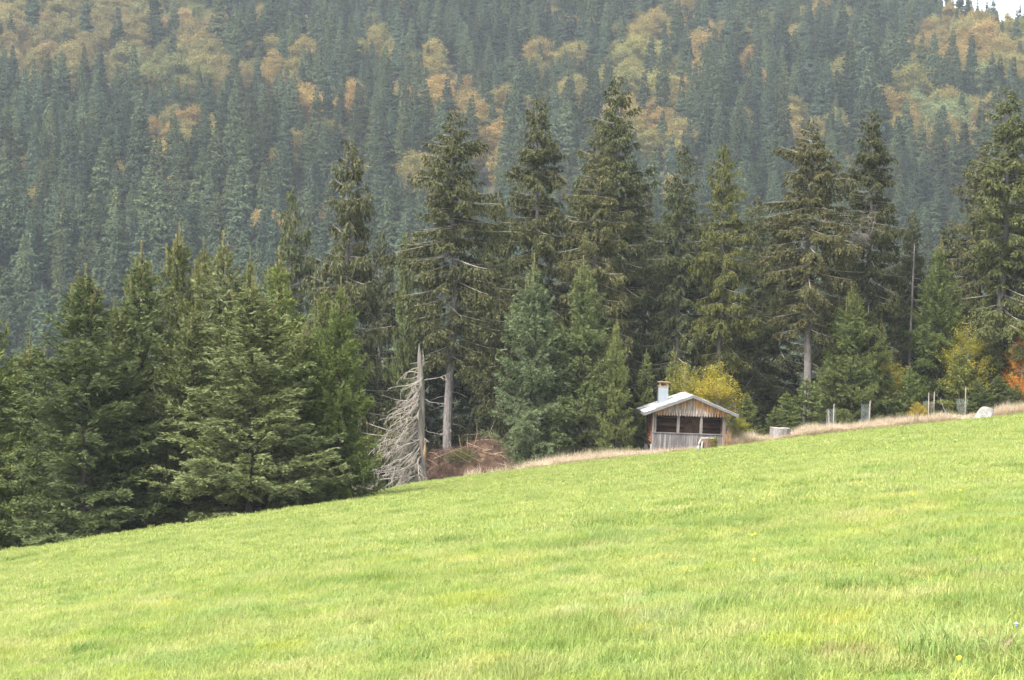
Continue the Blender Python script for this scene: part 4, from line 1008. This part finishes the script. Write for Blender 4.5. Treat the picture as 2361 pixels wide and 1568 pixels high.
def meadow_grass():
    rng = np.random.default_rng(9)
    near = [tuft_mesh('grass_near', 400+i, 140, .20, .04, .105, .003, .0055, 1.35, MAT['grass']) for i in range(5)]
    mid = [tuft_mesh('grass_mid', 420+i, 110, .28, .04, .09, .006, .010, 1.25, MAT['grass']) for i in range(5)]
    far = [tuft_mesh('grass_far', 440+i, 100, .42, .045, .10, .013, .022, .9, MAT['grass']) for i in range(4)]
    for nm, y0, y1, dens, ps, lab in (('near_grass', 7, 34, 30, near, 'short bright green meadow grass in the foreground'), ('middle_grass', 34, 66, 19, mid, 'short bright green grass across the middle of the meadow'), ('far_grass', 66, 130, 9, far, 'bright green grass of the far meadow up to the trees')):
        A = 0; n = int(dens*(.27*(y1**2-y0**2)+8*(y1-y0)))
        y = np.sqrt(rng.uniform(y0**2, y1**2, n)); x = rng.uniform(-1, 1, n)*(.268*y+2)
        ok = (y < edge_y(x)-.25+.8*vnoise(x/1.5, y/1.5, 40)); x, y = x[ok], y[ok]; n = len(x)
        z = ground_z(x, y)
        big = 1+1.5*np.clip(vnoise(x/.8, y/.8, 33)-.22, 0, 1)*2+.35*vnoise(x/3, y/3, 34)
        s = np.stack([rng.uniform(.8, 1.2, n)]*2+[rng.uniform(.75, 1.25, n)*big], -1)
        rot = np.stack([rng.normal(0, .12, n), rng.normal(0, .12, n), rng.uniform(0, 6.28, n)], -1)
        k = np.clip(1-.40*(big-1.25), .70, 1.06)
        t = np.stack([k, .25+.75*k, k], -1)*rng.uniform(.90, 1.10, n)[:, None]
        near_ = smooth(60, 18, y)*.7+.3                       # close by the sward shows bluish, lush and straw-coloured tufts
        for sc, off, th, colr in ((.7, 51, .22, (.90, .98, 1.10)), (.6, 61, .22, (1.22, 1.07, 1.35)), (.45, 71, .22, (.74, .88, .66)), (.5, 81, .22, (1.12, 1.08, .75))):
            m_ = smooth(th, th+.12, vnoise(x/sc, y/(sc*1.3), off)+rng.normal(0, .08, n))*near_
            t *= 1+(np.array(colr)-1)*m_[:, None]
        tag(scatter(nm, np.stack([x, y, z], -1), rot, s, t, rng.integers(0, len(ps), n), ps), lab, 'grass', kind='stuff')
meadow_grass()
def dry_strip():
    rng = np.random.default_rng(19)
    ps = [tuft_mesh('dry_tuft', 460+i, 46, .22, .30, .72, .006, .013, .75, MAT['dry_grass']) for i in range(4)]
    n = 6500
    x = rng.uniform(-2.5, 36, n); dd = rng.uniform(-.2, 1, n)**1.3; dd = np.where(np.isnan(dd), 0, dd)*4.2
    y = edge_y(x)+dd+.5*vnoise(x/1.3, x*0, 3)
    keep = rng.uniform(size=n) < smooth(.2, 3.5, x)*.95+.05
    # keep the hut and its porch clear
    cx = cabin.location.x; keep &= ~((np.abs(x-cx) < 2.0) & (y > 121.1) & (y < 125))
    x, y = x[keep], y[keep]; n = len(x); z = ground_z(x, y)
    hgt = rng.uniform(.65, 1.35, n)*(1-.35*smooth(3.2, 1.6, np.abs(x-cx+.6)))*(1-.45*smooth(1.6, .8, np.abs(x-15.2)))*(1-.45*smooth(1.8, .9, np.abs(x-27.6)))*(1+.5*vnoise(x/2.2, y/2.2, 71))*(.65+.35*smooth(0, .8, y-edge_y(x)))
    s = np.stack([np.ones(n), np.ones(n), hgt], -1)
    rot = np.stack([rng.normal(0, .1, n), rng.normal(0, .1, n), rng.uniform(0, 6.28, n)], -1)
    g = (rng.uniform(size=n) < .10)
    t = np.where(g[:, None], np.array([.55, .62, .40]), np.array([1.0, 1.0, 1.0]))*rng.uniform(.85, 1.1, n)[:, None]
    tag(scatter('dry_grass_strip', np.stack([x, y, z], -1), rot, s, t, rng.integers(0, 4, n), ps), 'pale straw-coloured tall dry grass along the meadow rim', 'dry grass', kind='stuff')
dry_strip()
def reed_tuft(px, py, Y, h, n, label, tint, rad=.3):
    p = unproj(px, py, Y); me = tuft_mesh('dry_clump', int(px), n, rad, h*.6, h, .008, .016, .35, MAT['dry_grass'])
    o = link('dry_grass_clump', me, None, (p[0], Y, gz(p[0], Y))); o['tint'] = tint
    tag(o, label, 'dry grass')
reed_tuft(727.5, 440, 121.0, 1.35, 150, 'tall rusty dry grass clump at the hut corner post', (.85, .70, .55))

# single tufts that stand out of the sward
def meadow_tuft(sx, sy, rad, h, n, tint, label, mat, name, cat, grp):
    x, y = ray_ground(sx/3.75, sy/3.75)
    me = tuft_mesh('tuft', int(sx+sy), n, rad, h*.45, h, .004+.00006*y, .007+.0001*y, 1.3, MAT[mat])
    o = link(name, me, None, (x, y, gz(x, y)-.01)); o['tint'] = tint; tag(o, label, cat, grp)
# flowers in the meadow: a stem and a round head each
MAT['yellow'] = noise_mat('yellow_petal', [(.3, (.80, .52, .02)), (.7, (.90, .66, .04))], 8, 2, (1, 1, 1), .7, 0)
MAT['violet'] = noise_mat('violet_petal', [(.3, (.30, .28, .62)), (.7, (.42, .38, .75))], 8, 2, (1, 1, 1), .7, 0)
MAT['stem'] = noise_mat('flower_stem', [(.3, (.08, .16, .03)), (.7, (.14, .22, .05))], 8, 2, (1, 1, 1), .7, 0)
def ray_ground(px, py):
    d = FW + RT*((px-512)/F_PX) - UP*((py-340)/F_PX); d = d/d[1]
    ys = np.linspace(7, 125, 2400); P = d[None]*ys[:, None]; g = ground_z(P[:, 0], ys)+.08
    i = np.argmax(P[:, 2] < g); return P[i][0], ys[i]
def flower(sx, sy, mat, label, grp=None):
    x, y = ray_ground(sx/3.75, sy/3.75); z = gz(x, y)
    root = thing('meadow_flower', label, 'flower', (x, y, z), 0, grp)
    MB().tube([(0, 0, -.02), (.008, 0, .05), (0, 0, .10)], .0025, 5).build('stem', MAT['stem'], root)
    m = MB(); r = .016+.00018*y
    for k in range(14):
        a = 2*math.pi*k/14; ca, sa = math.cos(a), math.sin(a); w = r*.26
        m.add([(0, 0, .10), (ca*r*.6-sa*w, sa*r*.6+ca*w, .113), (ca*r, sa*r, .108), (ca*r*.6+sa*w, sa*r*.6-ca*w, .113)], [(0, 3, 2, 1)])
    h = m.build('flower_head', mat, root)
    MB().tube([(0, 0, .092), (0, 0, .11), (0, 0, .118)], [r*.35, r*.5, r*.2], 8).build('disc', mat, h)
for sx, sy in ((2827, 2108), (2820, 2014), (2832, 2010), (3230, 1813), (3602, 1845), (3447, 1760), (3424, 1861), (2527, 1833), (2777, 1866), (3597, 2487), (151, 2110)):
    flower(sx, sy, MAT['yellow'], 'tiny yellow flower standing in the meadow grass', 'yellow meadow flowers')
for sx, sy, rad, h in ((343, 2412, .22, .20), (612, 2184, .24, .18), (755, 2174, .18, .16), (3630, 2418, .42, .30), (3250, 2170, .35, .22), (2500, 2200, .25, .18), (3720, 2120, .26, .20), (1500, 2440, .28, .17), (2790, 1960, .25, .2)):
    meadow_tuft(sx, sy, rad, h, int(900*rad), (.62, .80, .62), 'dark green grass tuft standing taller than the meadow around it', 'grass', 'grass_tuft', 'grass tuft', 'dark grass tufts')
for sx, sy, rad, h in ((204, 2508, .20, .10), (302, 2494, .13, .09), (3230, 2165, .14, .08), (3690, 2075, .18, .10), (3200, 2400, .3, .12)):
    meadow_tuft(sx, sy, rad, h, int(800*rad), (.62, .50, .42), 'withered brown patch of flattened grass in the meadow', 'dry_grass', 'withered_grass', 'dry grass', 'withered patches')
meadow_tuft(3763, 2409, .10, .22, 40, (.85, .80, .78), 'bleached upright wisp of dead grass beside a dark green tuft', 'dry_grass', 'withered_grass', 'dry grass', None)
flower(3811, 2355, MAT['violet'], 'tiny violet flower in the meadow grass')

# ------------------------------------------------------------------ the hazy air
def haze():
    m, nt, out = new_mat('haze'); v = N(nt, 'ShaderNodeVolumePrincipled')
    v.inputs['Color'].default_value = (.80, .89, 1.0, 1); v.inputs['Density'].default_value = .00013; v.inputs['Anisotropy'].default_value = .0
    nt.links.new(v.outputs[0], out.inputs['Volume'])
    o = MB().box((0, 690, 170), (1300, 1500, 460)).build('haze', m)
    tag(o, 'thin bluish haze in front of the wooded hillside', 'haze', kind='stuff')
haze()
